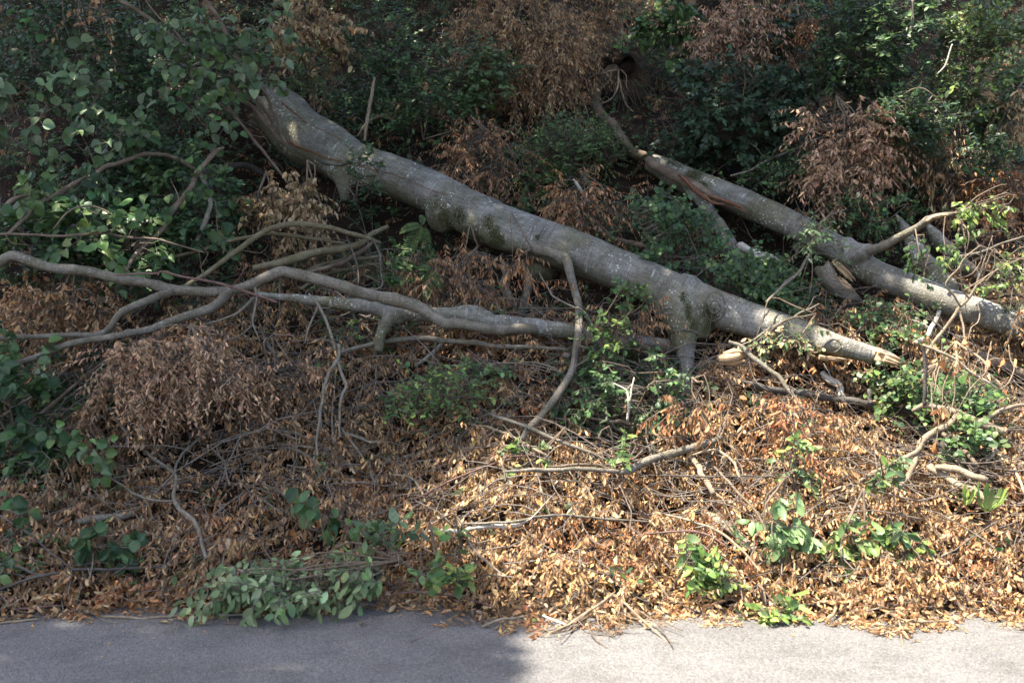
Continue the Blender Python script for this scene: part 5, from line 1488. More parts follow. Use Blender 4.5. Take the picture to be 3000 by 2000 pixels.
bush('green_shrub', 'round-leaved shrub at the right edge under the sunlit bough', 'shrub', 2900, 310, 100, 90, 70, 'hazel', PALEG + GREEN, (1, 1, 1, 1, 1, 1, 1, 1), .075, D=10.8, depth=.35, k=8)
bush('green_shrub', 'dark leaves hanging in the hollow behind the drooping bough', 'shrub', 2640, 520, 130, 110, 110, 'beechfar', DGREEN + BLUEG, (1, 1, 1, 1, 1, 1), .055, D=10.5, depth=.35, k=11)
bush('green_shrub', 'green leaves behind the upper part of the right trunk', 'shrub', 2330, 520, 160, 60, 80, 'small', DGREEN + GREEN, (1, 1, 1, 1, 1, 1, 1), .05, D=10.3, depth=.3, k=11)
bush('green_shrub', 'dim green growth under the drooping bough', 'shrub', 2560, 620, 110, 60, 55, 'small', DGREEN + GREEN, (1, 1, 1, 1, 1, 1, 1), .05, D=9.7, depth=.25, k=11)
bush('green_sprig', 'sunlit green leaves hanging from the raised broken branch', 'sprig', 2870, 605, 90, 50, 26, 'small', LGREEN, (1, 1, 1, 1), .05, D=8.35, depth=.12, k=9, single=60, tclear=False, hang=.8, stem_from=(2800, 626), L=(.07, .15))
bush('green_sprig', 'dangling green leaves between the slabs, below the raised branch', 'sprig', 2810, 720, 50, 70, 22, 'small', LGREEN + GREEN, (1, .5, 1, .5, 1, 1, 1, 1), .045, D=8.3, depth=.12, k=9, single=50, tclear=False, hang=1.2, stem_from=(2815, 640), L=(.07, .15))
bush('green_sprig', 'dark trailing leaves hanging over the right trunk', 'sprig', 2690, 760, 26, 70, 14, 'small', DGREEN + GREEN, (1, 1, 1, 1, 1, 1, 1), .045, D=8.5, depth=.08, k=9, single=40, tclear=False, hang=1.4, stem_from=(2680, 690), L=(.07, .15))
bush('green_sprig', 'sunny sprig with beech husks by the right edge', 'sprig', 2950, 800, 70, 60, 24, 'small', LGREEN, (1, 1, 1, 1), .048, D=8.2, depth=.12, k=9, single=60, tclear=False, hang=.6, stem_from=(2860, 850), L=(.07, .15))
bush('green_sprig', 'wilted pale sprig drooping in front of the right trunk', 'sprig', 2390, 730, 90, 90, 34, 'small', PALEG, (1, 1, 1, 1), .042, D=8.55, depth=.15, k=9, single=90, tclear=False, hang=1.0, stem_from=(2440, 620), L=(.07, .15))
bush('green_sprig', 'wilting khaki sprig lying over the beech near its tip', 'sprig', 2300, 1000, 110, 60, 36, 'beech', PALEG + KHAKI, (1, 1, 1, 1, 1, .5, 1), .05, D=7.75, depth=.12, k=8, single=90, tclear=False, hang=1.2, stem_from=(2390, 920), L=(.07, .15))
bush('ivy', 'dark ivy between the two fallen trunks', 'ivy', 1960, 700, 140, 140, 105, 'round', DGREEN + GREEN[:3], (1, 1, 1, 1, 1, 1), .048, D=9.15, depth=.3, gap=.5, L=(.1, .22), k=10, up=(0, -.8, .5))
bush('ivy', 'ivy and pale leaves right of the leaning stem', 'ivy', 2200, 850, 120, 80, 90, 'round', DGREEN + GREEN, (1, 1, 1, 1, 1, 1, .5), .045, D=8.85, depth=.25, k=11, up=(0, -.8, .5))
bush('bramble', 'green bramble under the right trunk', 'bramble', 2600, 970, 110, 50, 36, 'round', GREEN, (1, 1, 1, 1), .045, D=8.55, depth=.25, k=9, up=(0, -.6, .7))
bush('bramble', 'low green bramble right of the beech tip', 'bramble', 2790, 1150, 110, 60, 32, 'round', GREEN, (1, 1, 1, 1), .055, D=7.85, depth=.2, k=9, up=(0, -.5, .8))
bush('bramble', 'green bramble by the dark upright stem at right', 'bramble', 2640, 1140, 60, 40, 30, 'round', GREEN + LGREEN[:1], (1, 1, 1, 1, 1), .05, D=7.9, depth=.15, k=9, up=(0, -.5, .8))
bush('bramble', 'green leaves below the sawn branch', 'bramble', 2830, 1290, 90, 45, 34, 'round', GREEN, (1, 1, 1, 1), .05, D=7.3, depth=.15, k=9, up=(0, -.5, .8))

# centre thicket below the beech
bush('green_shrub', 'dense hornbeam thicket in front of the beech stub, hanging glossy leaves', 'shrub', 1830, 1130, 215, 140, 125, 'beechfar', GREEN + DGREEN + PALEG[:1], (2, 1, 2, .5, 1, 1, 1, .6), .05, D=7.65, depth=.35, k=10, hang=1.1, gap=.5, L=(.1, .22))
bush('green_sprig', 'arching leafy sprig rising in front of the beech trunk', 'sprig', 1820, 900, 90, 80, 22, 'beech', GREEN + LGREEN[:1], (1, 1, 1, .5, 1), .055, D=7.9, depth=.12, k=8, single=70, tclear=False, hang=.5, stem_from=(1720, 1010), L=(.07, .15))
bush('green_sprig', 'second leafy sprig with yellowing leaves beside the curved limb', 'sprig', 1770, 990, 100, 50, 26, 'beech', LGREEN + GREEN, (1, 1, 1, .5, 1, 1, 1, 1), .055, D=7.8, depth=.12, k=8, single=70, tclear=False, hang=.7, stem_from=(1690, 1070), L=(.07, .15))
bush('green_sprig', 'drooping green leaves left of the curved limb', 'sprig', 1430, 1060, 70, 50, 22, 'beech', GREEN + PALEG[:1], (1, 1, 1, 1, 1), .05, D=7.8, depth=.12, k=8, single=50, hang=1.0, L=(.07, .15))
bush('green_shrub', 'green leaves left of the curved limb, under the level branch', 'shrub', 1290, 1150, 130, 50, 45, 'beechfar', GREEN + LGREEN[1:2], (1, 1, 1, 1, .6), .05, D=7.5, depth=.2, k=9)
bush('green_sprig', 'leafy sprigs behind the sunlit pole', 'sprig', 1540, 1335, 80, 40, 22, 'beech', GREEN + LGREEN, (1, 1, 1, 1, .5, .3, 1, .2), .06, D=7.0, depth=.12, k=8, single=60, hang=.6, L=(.07, .15))
bush('green_sprig', 'bright leaves beside the thick rising branch', 'sprig', 1810, 1335, 50, 40, 14, 'beech', LGREEN + GREEN, (1, 1, 1, .3, 1, 1, 1, 1), .065, D=6.95, depth=.1, k=7, single=40, hang=.6, L=(.07, .15))
bush('herb', 'herb with narrow leaves below the fern', 'herb', 1210, 770, 60, 50, 20, 'beechfar', GREEN, (1, 1, 1, 1), .055, D=8.75, depth=.1, k=7, L=(.05, .12), gap=.2)
bush('herb', 'glossy herb under the forked limb bend', 'herb', 1140, 800, 50, 40, 16, 'beechfar', GREEN, (1, 1, 1, 1), .06, D=8.55, depth=.1, k=7, L=(.05, .12), gap=.2)
bush('withered_bough', 'dead leaves hanging in the dark recess under the beech', 'dead bough', 1360, 810, 170, 80, 120, 'deadfar', BROWN + RUST, (2, 2, 1, 1, 2, 1, 1, 1, 1), .055, D=8.95, depth=.25, hang=2.2, flat=.1, dead=True, k=12, stem_from=(1400, 720))
bush('withered_bough', 'rusty leaves hanging below the curved limb root', 'dead bough', 1540, 770, 80, 70, 46, 'deadfar', RUST, (1, 1, 1, 1), .065, D=8.75, depth=.2, hang=2.4, flat=.1, dead=True, k=11, stem_from=(1560, 730))
bush('withered_bough', 'brown leaves behind the stub under the right half of the beech', 'dead bough', 1850, 960, 130, 60, 60, 'deadfar', BROWN + RUST, (2, 2, 1, 1, 2, 1, 1, 1, 1), .055, D=8.35, depth=.2, hang=2.2, flat=.1, dead=True, k=11)

# foreground boughs
HEAP = [(.46, .285, .18), (.41, .24, .145), (.52, .34, .22), (.31, .17, .095)]
bush('withered_bough', 'broad heap of copper brown leaves drooping under the forked limb', 'dead bough', 540, 1075, 265, 112, 330, 'dead', HEAP, (2, 2, 1, 1), .047, D=7.35, depth=.35, hang=1.1, flat=.1, dead=True, k=17, stem_from=(560, 950), nstem=7, dirs=(-.1, -.3, -.5), single=220, gap=.38, L=(.18, .42))
bush('withered_bough', 'brown leaves hanging right of the copper heap, by the wishbone branch', 'dead bough', 800, 1100, 130, 105, 90, 'dead', HEAP + BROWN[:2], (2, 2, 1, 1, 2, 2), .047, D=7.75, depth=.3, hang=1.3, flat=.1, dead=True, k=15, stem_from=(800, 980), nstem=4, gap=.4, L=(.18, .4))
bush('withered_bough', 'dull brown leaves at the left edge between the limb forks', 'dead bough', 200, 905, 230, 50, 90, 'dead', BROWN + RUST[:2], (2, 2, 1, 1, 1, 1, 1), .052, D=7.95, depth=.25, hang=1.3, flat=.1, dead=True, k=13, stem_from=(180, 850), nstem=4, gap=.4)
bush('withered_bough', 'orange spray of dry leaves standing upright amid the sunny leaves', 'dead bough', 2310, 1215, 45, 80, 30, 'dead', [(.50, .20, .085), (.42, .16, .07), (.56, .27, .13)], (1, 1, 1), .062, D=7.15, depth=.08, hang=1.0, flat=.1, dead=True, k=11, stem_from=(2290, 1330), nstem=3, single=120, tclear=False)
bush('withered_bough', 'rusty hanging sprays in front of the hornbeam thicket', 'dead bough', 2040, 1190, 60, 70, 26, 'dead', RUST, (1, 1, 1, 1), .065, D=7.3, depth=.1, hang=2.4, flat=.1, dead=True, k=11, stem_from=(2030, 1110), single=80)
bush('withered_bough', 'curled tan leaves dangling from the bare sapling', 'dead bough', 2790, 1120, 90, 110, 10, 'deadflat', TAN + RUST, (1, 1, 1, 1, 1, 1, 1, 1, 1), .085, D=7.38, depth=.1, hang=3, flat=.05, dead=True, k=4, stem_from=(2800, 1000), single=30, tclear=False, tone='tan')
bush('withered_bough', 'brown leaves touching the right end of the right trunk', 'dead bough', 3000, 900, 60, 60, 18, 'dead', TAN + BROWN, np.ones(10), .06, D=8.0, depth=.12, hang=1.6, flat=.1, dead=True, k=9, single=50, tclear=False)
bush('green_bough', 'freshly broken leafy bough drooping onto the road edge', 'leafy bough', 880, 1690, 255, 58, 90, 'beech', [(.2, .27, .13), (.16, .23, .10), (.24, .31, .17), (.10, .16, .07)], (1, 1, 1, .6), .074, D=6.0, depth=.22, k=7, L=(.2, .38), single=290, hang=.85, flat=.55, up=(.2, -.7, .55), stem_from=(1180, 1640), nstem=5, tclear=False, dirs=(-.8, -.25, -.3))
bush('green_sprig', 'small green twig right of the drooping bough', 'sprig', 1300, 1680, 50, 60, 12, 'beech', GREEN + LGREEN[:2], (1, 1, 1, 1, 1, 1), .08, D=5.95, depth=.1, k=6, single=40, tclear=False, L=(.08, .16))
bush('green_sprig', 'pale green twig above the drooping bough', 'sprig', 1120, 1590, 60, 50, 12, 'beech', PALEG + LGREEN[:1], (1, 1, 1, 1, 1), .085, D=6.15, depth=.1, k=6, single=40, tclear=False, L=(.08, .16))
bush('green_sprig', 'hanging bunch of large grey-green leaves in the sunny pile', 'sprig', 2285, 1540, 62, 90, 24, 'beech', [(.17, .26, .12), (.13, .21, .09), (.21, .31, .15)], (1, 1, 1), .10, D=6.35, depth=.1, k=6, single=90, hang=1.5, flat=.5, up=(0, -.9, .3), tclear=False, stem_from=(2300, 1400), L=(.07, .15))
bush('green_sprig', 'slender green sprig above the hanging grey-green bunch', 'sprig', 2330, 1370, 70, 80, 14, 'beech', LGREEN + PALEG, (1, 1, 1, 1, 1, 1, 1, 1), .06, D=6.7, depth=.1, k=7, single=50, hang=.3, tclear=False, L=(.07, .15))
bush('green_sprig', 'tall drooping sprig right of the grey-green bunch', 'sprig', 2490, 1580, 60, 110, 24, 'beech', [(.17, .25, .09), (.12, .20, .065), (.22, .31, .10)], (1, 1, 1), .085, D=6.3, depth=.1, k=6, single=80, hang=1.1, flat=.5, up=(0, -.9, .3), tclear=False, stem_from=(2530, 1430), L=(.07, .15))
bush('green_sprig', 'smaller sprig with rounded leaves at right of the tall drooping one', 'sprig', 2660, 1580, 50, 65, 14, 'beech', PALEG + LGREEN, (1, 1, 1, 1, 1, 1, 1, 1), .075, D=6.3, depth=.1, k=6, single=44, hang=.9, up=(0, -.9, .3), tclear=False, L=(.07, .15))
bush('green_sprig', 'small upright sprig above the smaller rounded one', 'sprig', 2590, 1390, 40, 50, 9, 'beech', PALEG + LGREEN[:2], (1, 1, 1, 1, 1, 1), .075, D=6.65, depth=.08, k=6, single=34, hang=.3, up=(0, -.9, .3), tclear=False, L=(.07, .15))
bush('green_sprig', 'bright green sprig low in the sunny pile, left', 'sprig', 2035, 1650, 60, 60, 14, 'beech', LGREEN + GREEN[:2], (1, 1, 1, .4, 1, 1), .085, D=6.15, depth=.1, k=6, single=50, hang=1.0, tclear=False, L=(.07, .15))
bush('green_sprig', 'yellowing sprig beside the bright low one', 'sprig', 2130, 1690, 45, 45, 10, 'beech', LGREEN, (1, 1, 1, 1), .065, D=6.1, depth=.08, k=6, single=36, hang=.7, tclear=False, L=(.07, .15))
bush('green_sprig', 'leafy twig lying on the sunny road edge', 'sprig', 2260, 1795, 80, 24, 14, 'beech', LGREEN + PALEG[:1], (1, 1, 1, .5, 1), .075, D=5.95, depth=.1, k=6, single=50, hang=.2, tclear=False, L=(.07, .15))
bush('green_sprig', 'leaf pair under the bleached stick', 'sprig', 1350, 1590, 50, 30, 5, 'beech', GREEN, (1, 1, 1, 1), .085, D=6.3, depth=.08, k=5, single=20, L=(.07, .15))
bush('broadleaf_weed', 'broad dark leaves low in the shaded pile at left', 'weed', 330, 1600, 95, 36, 9, 'hazel', DGREEN + GREEN[:1], (1, 1, 1, 1), .085, D=6.42, depth=.12, k=5, single=36, L=(.08, .16), hang=.6, up=(0, -.9, .4))
bush('broadleaf_weed', 'green leaves at the lower left edge of the pile', 'weed', 60, 1580, 70, 50, 9, 'hazel', GREEN + DGREEN, (1, 1, 1, .5, 1, 1, 1), .085, D=6.4, depth=.12, k=5, single=50, hang=.6, up=(0, -.9, .4))
bush('broadleaf_weed', 'round green leaves by the knobbly level twig', 'weed', 940, 1520, 40, 40, 6, 'hazel', GREEN, (1, 1, 1, 1), .08, D=6.45, depth=.1, k=4, single=20, up=(0, -.9, .4))
bush('broadleaf_weed', 'green sprouts in the brown leaves left of the zigzag branch', 'weed', 280, 1330, 70, 60, 9, 'hazel', GREEN + PALEG[:1], (1, 1, 1, 1, 1), .075, D=6.9, depth=.1, k=4, single=34, up=(0, -.9, .4))


def rosette(name, label, cx, cy, D, n, L, cols, cat='weed'):
    base = P(cx, cy, D)
    root = empty(name, base, label, cat)
    V0, F0 = leaf_tmpl(.2, .5, .9, rows=(.15, .3, .45, .6, .78, .9), hw=(.35, .95, .5, 1.1, .7, .8), wav=.01, seed=3)
    me = new_mesh('leaf', V0, F0, M['green_obj'])
    for k in range(n):
        a = 6.28 * k / n + R.normal(0, .2)
        d_ = norm(np.array((math.cos(a), math.sin(a) * .6 - .3, R.uniform(.3, .9))))
        nn = np.array((0, -.2, 1.)) - d_ * .2
        X, Y, Z = basis(d_[None], nn[None])
        o = bpy.data.objects.new('leaf', me)
        COL.objects.link(o)
        o.parent = root
        s = L * R.uniform(.7, 1.15)
        o.matrix_basis = Matrix(((X[0, 0] * s, Y[0, 0] * s, Z[0, 0] * s, 0), (X[0, 1] * s, Y[0, 1] * s, Z[0, 1] * s, 0), (X[0, 2] * s, Y[0, 2] * s, Z[0, 2] * s, 0), (0, 0, 0, 1)))
        o.color = (*palette(1, cols, np.ones(len(cols)))[0], 1)
    return root


rosette('dandelion_plant', 'bright toothed-leaf weed in the sunny leaves at the right edge', 2890, 1500, 6.6, 11, .2, LGREEN[:2] + GREEN[3:])
rosette('dandelion_plant', 'second toothed-leaf weed left of the right edge one', 2830, 1480, 6.68, 8, .14, LGREEN[:2] + GREEN[3:])
rosette('dandelion_plant', 'small jagged weed in the shaded leaves above the drooping bough', 970, 1600, 6.2, 9, .13, GREEN[1:])


def fern(label, cx, cy, D, fr):
    base = P(cx, cy, D)
    root = empty('fern', base, label, 'fern')
    for (dx, dz, L) in fr:
        d_ = norm(np.array((dx, -.35, dz)))
        n = 22
        t = np.linspace(.08, 1, n)
        ctr = d_ * (L * t)[:, None] + np.array((0, 0, -1.)) * (.35 * L * t ** 2)[:, None]
        sd = norm(np.cross(d_, (0, -.8, .6)))
        pos = np.vstack([ctr, ctr])
        sg = np.repeat([1, -1], n)[:, None]
        ld = norm(sd * sg + d_ * .35 + np.array((0, 0, -.15)))
        ln = np.tile(.24 * L * np.sin(math.pi * (.12 + .88 * t)) ** .8 + .01, 2)
        V, F, C = leaves_arrays(pos, ld, np.broadcast_to(np.array((0, -.75, .65)), pos.shape), ln, palette(2 * n, GREEN, (1, 1, 1, 1), .1), [leaf_tmpl(.13, .2, .4)], .1)
        o = stuff_mesh('frond', V, F, C, M['green'], root)
        V, F, B = tube(np.vstack([[0, 0, 0], ctr[::6], ctr[-1:]]), np.linspace(.003, .001, len(ctr[::6]) + 2), seg=4, wob=0)
        link('frond_stalk', new_mesh('frond_stalk', V, F, M['olive'], True, {'bk': B}), o)


fern('green fern hanging in the dark hollow under the beech trunk', 1235, 660, 8.75, [(-.45, -.75, .3), (-.9, -.05, .2), (.3, -.9, .22), (.1, .4, .16)])
fern('small fern below the larger fern', 1265, 790, 8.7, [(-.2, -.9, .22), (.5, -.7, .18), (-.7, .3, .14)])

bush('green_bough', 'smaller fresh leafy bough lying behind the drooping one', 'leafy bough', 1050, 1655, 110, 50, 22, 'beech', [(.2, .27, .13), (.16, .23, .10), (.24, .31, .15)], (1, 1, 1), .085, D=6.1, depth=.15, k=6, L=(.12, .24), single=110, hang=.8, flat=.55, up=(.2, -.7, .55), tclear=False, dirs=(-.8, -.25, -.2), nstem=2)
# bare twigs fanned out over the sunny road edge
tf = empty('twig_fan', P(1730, 1800, 5.98), 'fan of bare thin twigs spread over the sunny road edge at centre', 'twigs')
tf0 = P(1730, 1800, 5.98)
for pts_, ds_ in (([(1740, 1790, 5), (1690, 1822, 4), (1640, 1842, 4), (1560, 1846, 3), (1536, 1842, 2)], [6.0, 5.86, 5.74, 5.70, 5.70]), ([(1730, 1800, 5), (1660, 1846, 4), (1600, 1852, 3), (1570, 1846, 2)], [5.98, 5.72, 5.66, 5.66]),
                  ([(1745, 1795, 5), (1760, 1832, 4), (1800, 1862, 4), (1806, 1856, 2)], [6.0, 5.75, 5.62, 5.64]), ([(1720, 1806, 4), (1730, 1850, 4), (1756, 1880, 3), (1780, 1895, 2)], [5.95, 5.66, 5.52, 5.44]),
                  ([(1772, 1785, 4), (1790, 1815, 4), (1830, 1832, 3), (1880, 1836, 2)], [6.0, 5.82, 5.74, 5.72]), ([(1700, 1812, 3), (1655, 1856, 3), (1640, 1880, 2)], [5.9, 5.62, 5.5]),
                  ([(1790, 1780, 5), (1850, 1806, 4), (1930, 1815, 4), (2000, 1846, 3)], [6.02, 5.88, 5.82, 5.66]), ([(1860, 1780, 5), (1905, 1812, 5), (1950, 1858, 4), (1968, 1890, 3)], [6.0, 5.84, 5.6, 5.42]),
                  ([(1680, 1800, 4), (1720, 1838, 3), (1790, 1846, 3), (1826, 1830, 2)], [5.94, 5.72, 5.68, 5.74])):
    a, r = pxpath(pts_, np.array(ds_) - .10)
    a[:, 2] = np.maximum(a[:, 2], .006)
    V, F, B = tube(a, r, seg=5, step=.04, wob=1.2)
    tw = link('twig', new_mesh('twig', V - tf0, F, M['brown'], True, {'bk': B}), tf)
    for _ in range(3):
        k_ = R.integers(0, len(a) - 1)
        q0 = a[k_] * .5 + a[k_ + 1] * .5
        d0 = norm(norm(a[k_ + 1] - a[k_]) + R.normal(0, .6, 3) * np.array((1, .7, .3)))
        q = np.array([q0, q0 + d0 * .05, q0 + d0 * .11 + R.normal(0, .012, 3)])
        q[:, 2] = np.maximum(q[:, 2], .005)
        V, F, B = tube(q, np.array([.002, .0016, .0007]), seg=4, step=.04, wob=.5)
        link('twiglet', new_mesh('twiglet', V - tf0, F, M['brown'], True, {'bk': B}), tw)

print('boughs', len(bpy.data.objects))

# ------------------------------------------------------------------ the leaf pile and undergrowth (nobody could count these)
BZ = [(1550, 150, 220, 190, .8), (2150, 150, 170, 130, .8), (2490, 430, 170, 170, .85), (1480, 500, 220, 130, .62), (1750, 600, 150, 110, .7), (920, 120, 110, 120, .8), (900, 610, 140, 120, .8), (1500, 800, 330, 110, .85),
      (2250, 600, 100, 80, .5), (2900, 620, 170, 140, .85), (2640, 980, 330, 120, .72), (400, 890, 420, 70, .85), (1950, 330, 60, 90, .6), (2650, 330, 60, 60, .5), (2500, 700, 300, 60, .35), (2300, 1000, 250, 110, .8), (1250, 900, 500, 90, .8), (850, 800, 160, 70, .75),
      (1820, 560, 90, 90, .8), (700, 930, 150, 80, .85)]
GZ = [(1830, 1120, 230, 150, .2), (60, 1200, 170, 190, .25), (60, 1020, 140, 110, .3), (280, 1080, 130, 110, .45), (330, 1600, 140, 50, .55), (1270, 1150, 140, 60, .5), (2800, 1180, 150, 110, .35), (1100, 950, 200, 60, .6), (2830, 1290, 110, 50, .4), (120, 1330, 140, 80, .6)]


def brown_prob(px, py):
    b = np.where(py > 930, .985, .18)
    for cx, cy, rx_, ry_, p in BZ:
        e = ((px - cx) / rx_) ** 2 + ((py - cy) / ry_) ** 2
        b = np.where((e < 1.3) & (py < 1080), np.maximum(b, p * np.clip(1.6 - e, 0, 1)), b)
    for cx, cy, rx_, ry_, p in GZ:
        e = ((px - cx) / rx_) ** 2 + ((py - cy) / ry_) ** 2
        b = np.where(e < 1, np.minimum(b, p), b)
    return b


def slope_normal(x, y):
    e = .08
    gx = (Tz(x + e, y) - Tz(x - e, y)) / (2 * e)
    gy = (Tz(x, y + e) - Tz(x, y - e)) / (2 * e)
    return norm(np.stack([-gx, -gy, np.ones_like(gx)], -1))


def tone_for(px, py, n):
    """which leaves lie where: paler tan in the middle and right, browner to the left"""
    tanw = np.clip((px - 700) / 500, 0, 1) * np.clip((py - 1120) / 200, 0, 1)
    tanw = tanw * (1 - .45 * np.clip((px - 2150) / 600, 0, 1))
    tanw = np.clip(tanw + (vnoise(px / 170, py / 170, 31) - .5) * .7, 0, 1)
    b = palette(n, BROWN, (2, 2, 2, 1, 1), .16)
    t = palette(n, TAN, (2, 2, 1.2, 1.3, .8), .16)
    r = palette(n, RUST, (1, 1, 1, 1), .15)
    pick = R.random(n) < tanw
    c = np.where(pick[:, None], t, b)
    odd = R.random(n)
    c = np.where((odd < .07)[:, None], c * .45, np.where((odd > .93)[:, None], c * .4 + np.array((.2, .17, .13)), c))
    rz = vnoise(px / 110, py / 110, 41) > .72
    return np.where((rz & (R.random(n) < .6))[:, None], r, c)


# -- foreground pile
def pile(n_clump, y0, y1, x0, x1):
    cx = R.uniform(x0, x1, n_clump * 2)
    cy_ = R.uniform(y0, y1, n_clump * 2)
    edge = np.interp(cx, EDGE_X, EDGE_D) + (.42) * (vnoise(cx * 2.2, cx * 0 + 3.3, 5) - .5)
    okc = cy_ > edge + .04
    cx, cy_ = cx[okc][:n_clump], cy_[okc][:n_clump]
    m = 5
    ox = np.repeat(cx, m) + R.normal(0, .12, len(cx) * m)
    oy = np.repeat(cy_, m) + R.normal(0, .10, len(cx) * m)
    lift = np.repeat(R.uniform(-.10, .14, len(cx)), m) + R.uniform(-.04, .06, len(cx) * m)
    edge = np.interp(ox, EDGE_X, EDGE_D)
    sc = np.clip((oy - edge) / .5, .15, 1)
    A = np.stack([ox, oy, np.maximum(Tz(ox, oy), 0) + .02 + lift * sc], -1)
    cd = np.repeat(norm(R.normal(0, 1, (len(cx), 3)) * np.array((1, .6, .3)) + np.array((0, -.45, -.25))), m, 0)
    Dr = norm(cd + R.normal(0, .4, A.shape))
    return A, Dr


A, Dr = pile(1850, 5.8, 8.9, -5.2, 5.2)
A = A[(A[:, 2] > 0.0)]
Dr = Dr[:len(A)]
px, py = proj(A)
isb = R.random(len(A)) < brown_prob(px, py)
kp = keep(A, 6)
# hollows: places where the pile opens onto dark gaps
hol = vnoise(A[:, 0] * 2.6, A[:, 1] * 3.4, 77)
kp &= ~((hol < .24) & (A[:, 1] > 6.5))
sel = isb & kp
A1, D1_ = A[sel], Dr[sel]
k = 14
L = R.uniform(.12, .32, len(A1))
pos, ld, nn, paths = spray(A1, D1_, L, k, 1.5, .1, droop=.35, rnd=.36)
near_edge = np.repeat(A1[:, 2] < .12, k)
ld = np.where(near_edge[:, None], norm(ld * np.array((1, 1, .25))), ld)
pos[:, 2] = np.maximum(pos[:, 2], .012)
ppx, ppy = proj(pos)
tc_ = np.repeat(np.exp(R.normal(0, .15, (len(A1), 1))), k, 0)
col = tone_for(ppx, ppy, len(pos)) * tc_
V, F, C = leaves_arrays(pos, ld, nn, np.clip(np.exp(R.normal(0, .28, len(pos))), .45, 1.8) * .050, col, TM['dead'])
V[:, 2] = np.maximum(V[:, 2], .006)
tag(stuff_mesh('leaf_pile', V, F, C, M['dead']), 'deep pile of curled brown and tan dead leaves along the road', 'dead leaves', kind='stuff')
V, q_, B = thin_tubes(paths, np.array((.0026, .002, .0009))[None] * R.uniform(.6, 1.3, (len(paths), 1)))
twV, twF, twB = [V], [q_], [B]
print('pile leaves', len(pos))

# -- green leaves inside the pile
sg_ = (~isb) & kp
A2, D2_ = A[sg_], Dr[sg_]
L = R.uniform(.15, .3, len(A2))
pos, ld, nn, paths = spray(A2, D2_, L, 8, .6, .6, up=(0, -.5, .8))
V, F, C = leaves_arrays(pos, ld, nn, R.uniform(.7, 1.2, len(pos)) * .06, palette(len(pos), GREEN + DGREEN, (1, 1, 1, .4, 1, 1, 1)), TM['beech'])
tag(stuff_mesh('green_undergrowth', V, F, C, M['green']), 'green leaves growing up through the leaf pile', 'undergrowth', kind='stuff')
V, q_, B = thin_tubes(paths, np.array((.0026, .002, .0009))[None] * np.ones((len(paths), 1)))
o0 = sum(len(v) for v in twV)
twV.append(V); twF.append(q_ + o0); twB.append(B)

# -- flat litter on the ground, thick near the road
n = 25000
x = R.uniform(-6, 6, n)
y = 5.55 + R.beta(1.1, 2.2, n) * 4.5
edge = np.interp(x, EDGE_X, EDGE_D) + .42 * (vnoise(x * 2.2, x * 0 + 3.3, 5) - .5)
ok = y > edge - R.exponential(.05, n)
x, y = x[ok], y[ok]
pz = np.where(y < 6.3, np.maximum(Tz(x, y), 0) + .008, Tz(x, y) - R.uniform(.0, .16, len(x)))
pos = np.stack([x, y, np.maximum(pz, .008)], -1)
kp = keep(pos, 2)
pos = pos[kp]
sn = slope_normal(pos[:, 0], pos[:, 1])
nn = norm(sn + R.normal(0, .45, pos.shape))
ld = norm(np.cross(nn, R.normal(0, 1, pos.shape)))
ppx, ppy = proj(pos)
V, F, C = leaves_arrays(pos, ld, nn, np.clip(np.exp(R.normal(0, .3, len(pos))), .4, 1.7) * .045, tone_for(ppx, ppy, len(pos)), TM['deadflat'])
V[:, 2] = np.maximum(V[:, 2], .005)
tag(stuff_mesh('leaf_litter', V, F, C, M['dead']), 'loose dead leaf litter along the asphalt edge and under the pile', 'leaf litter', kind='stuff')

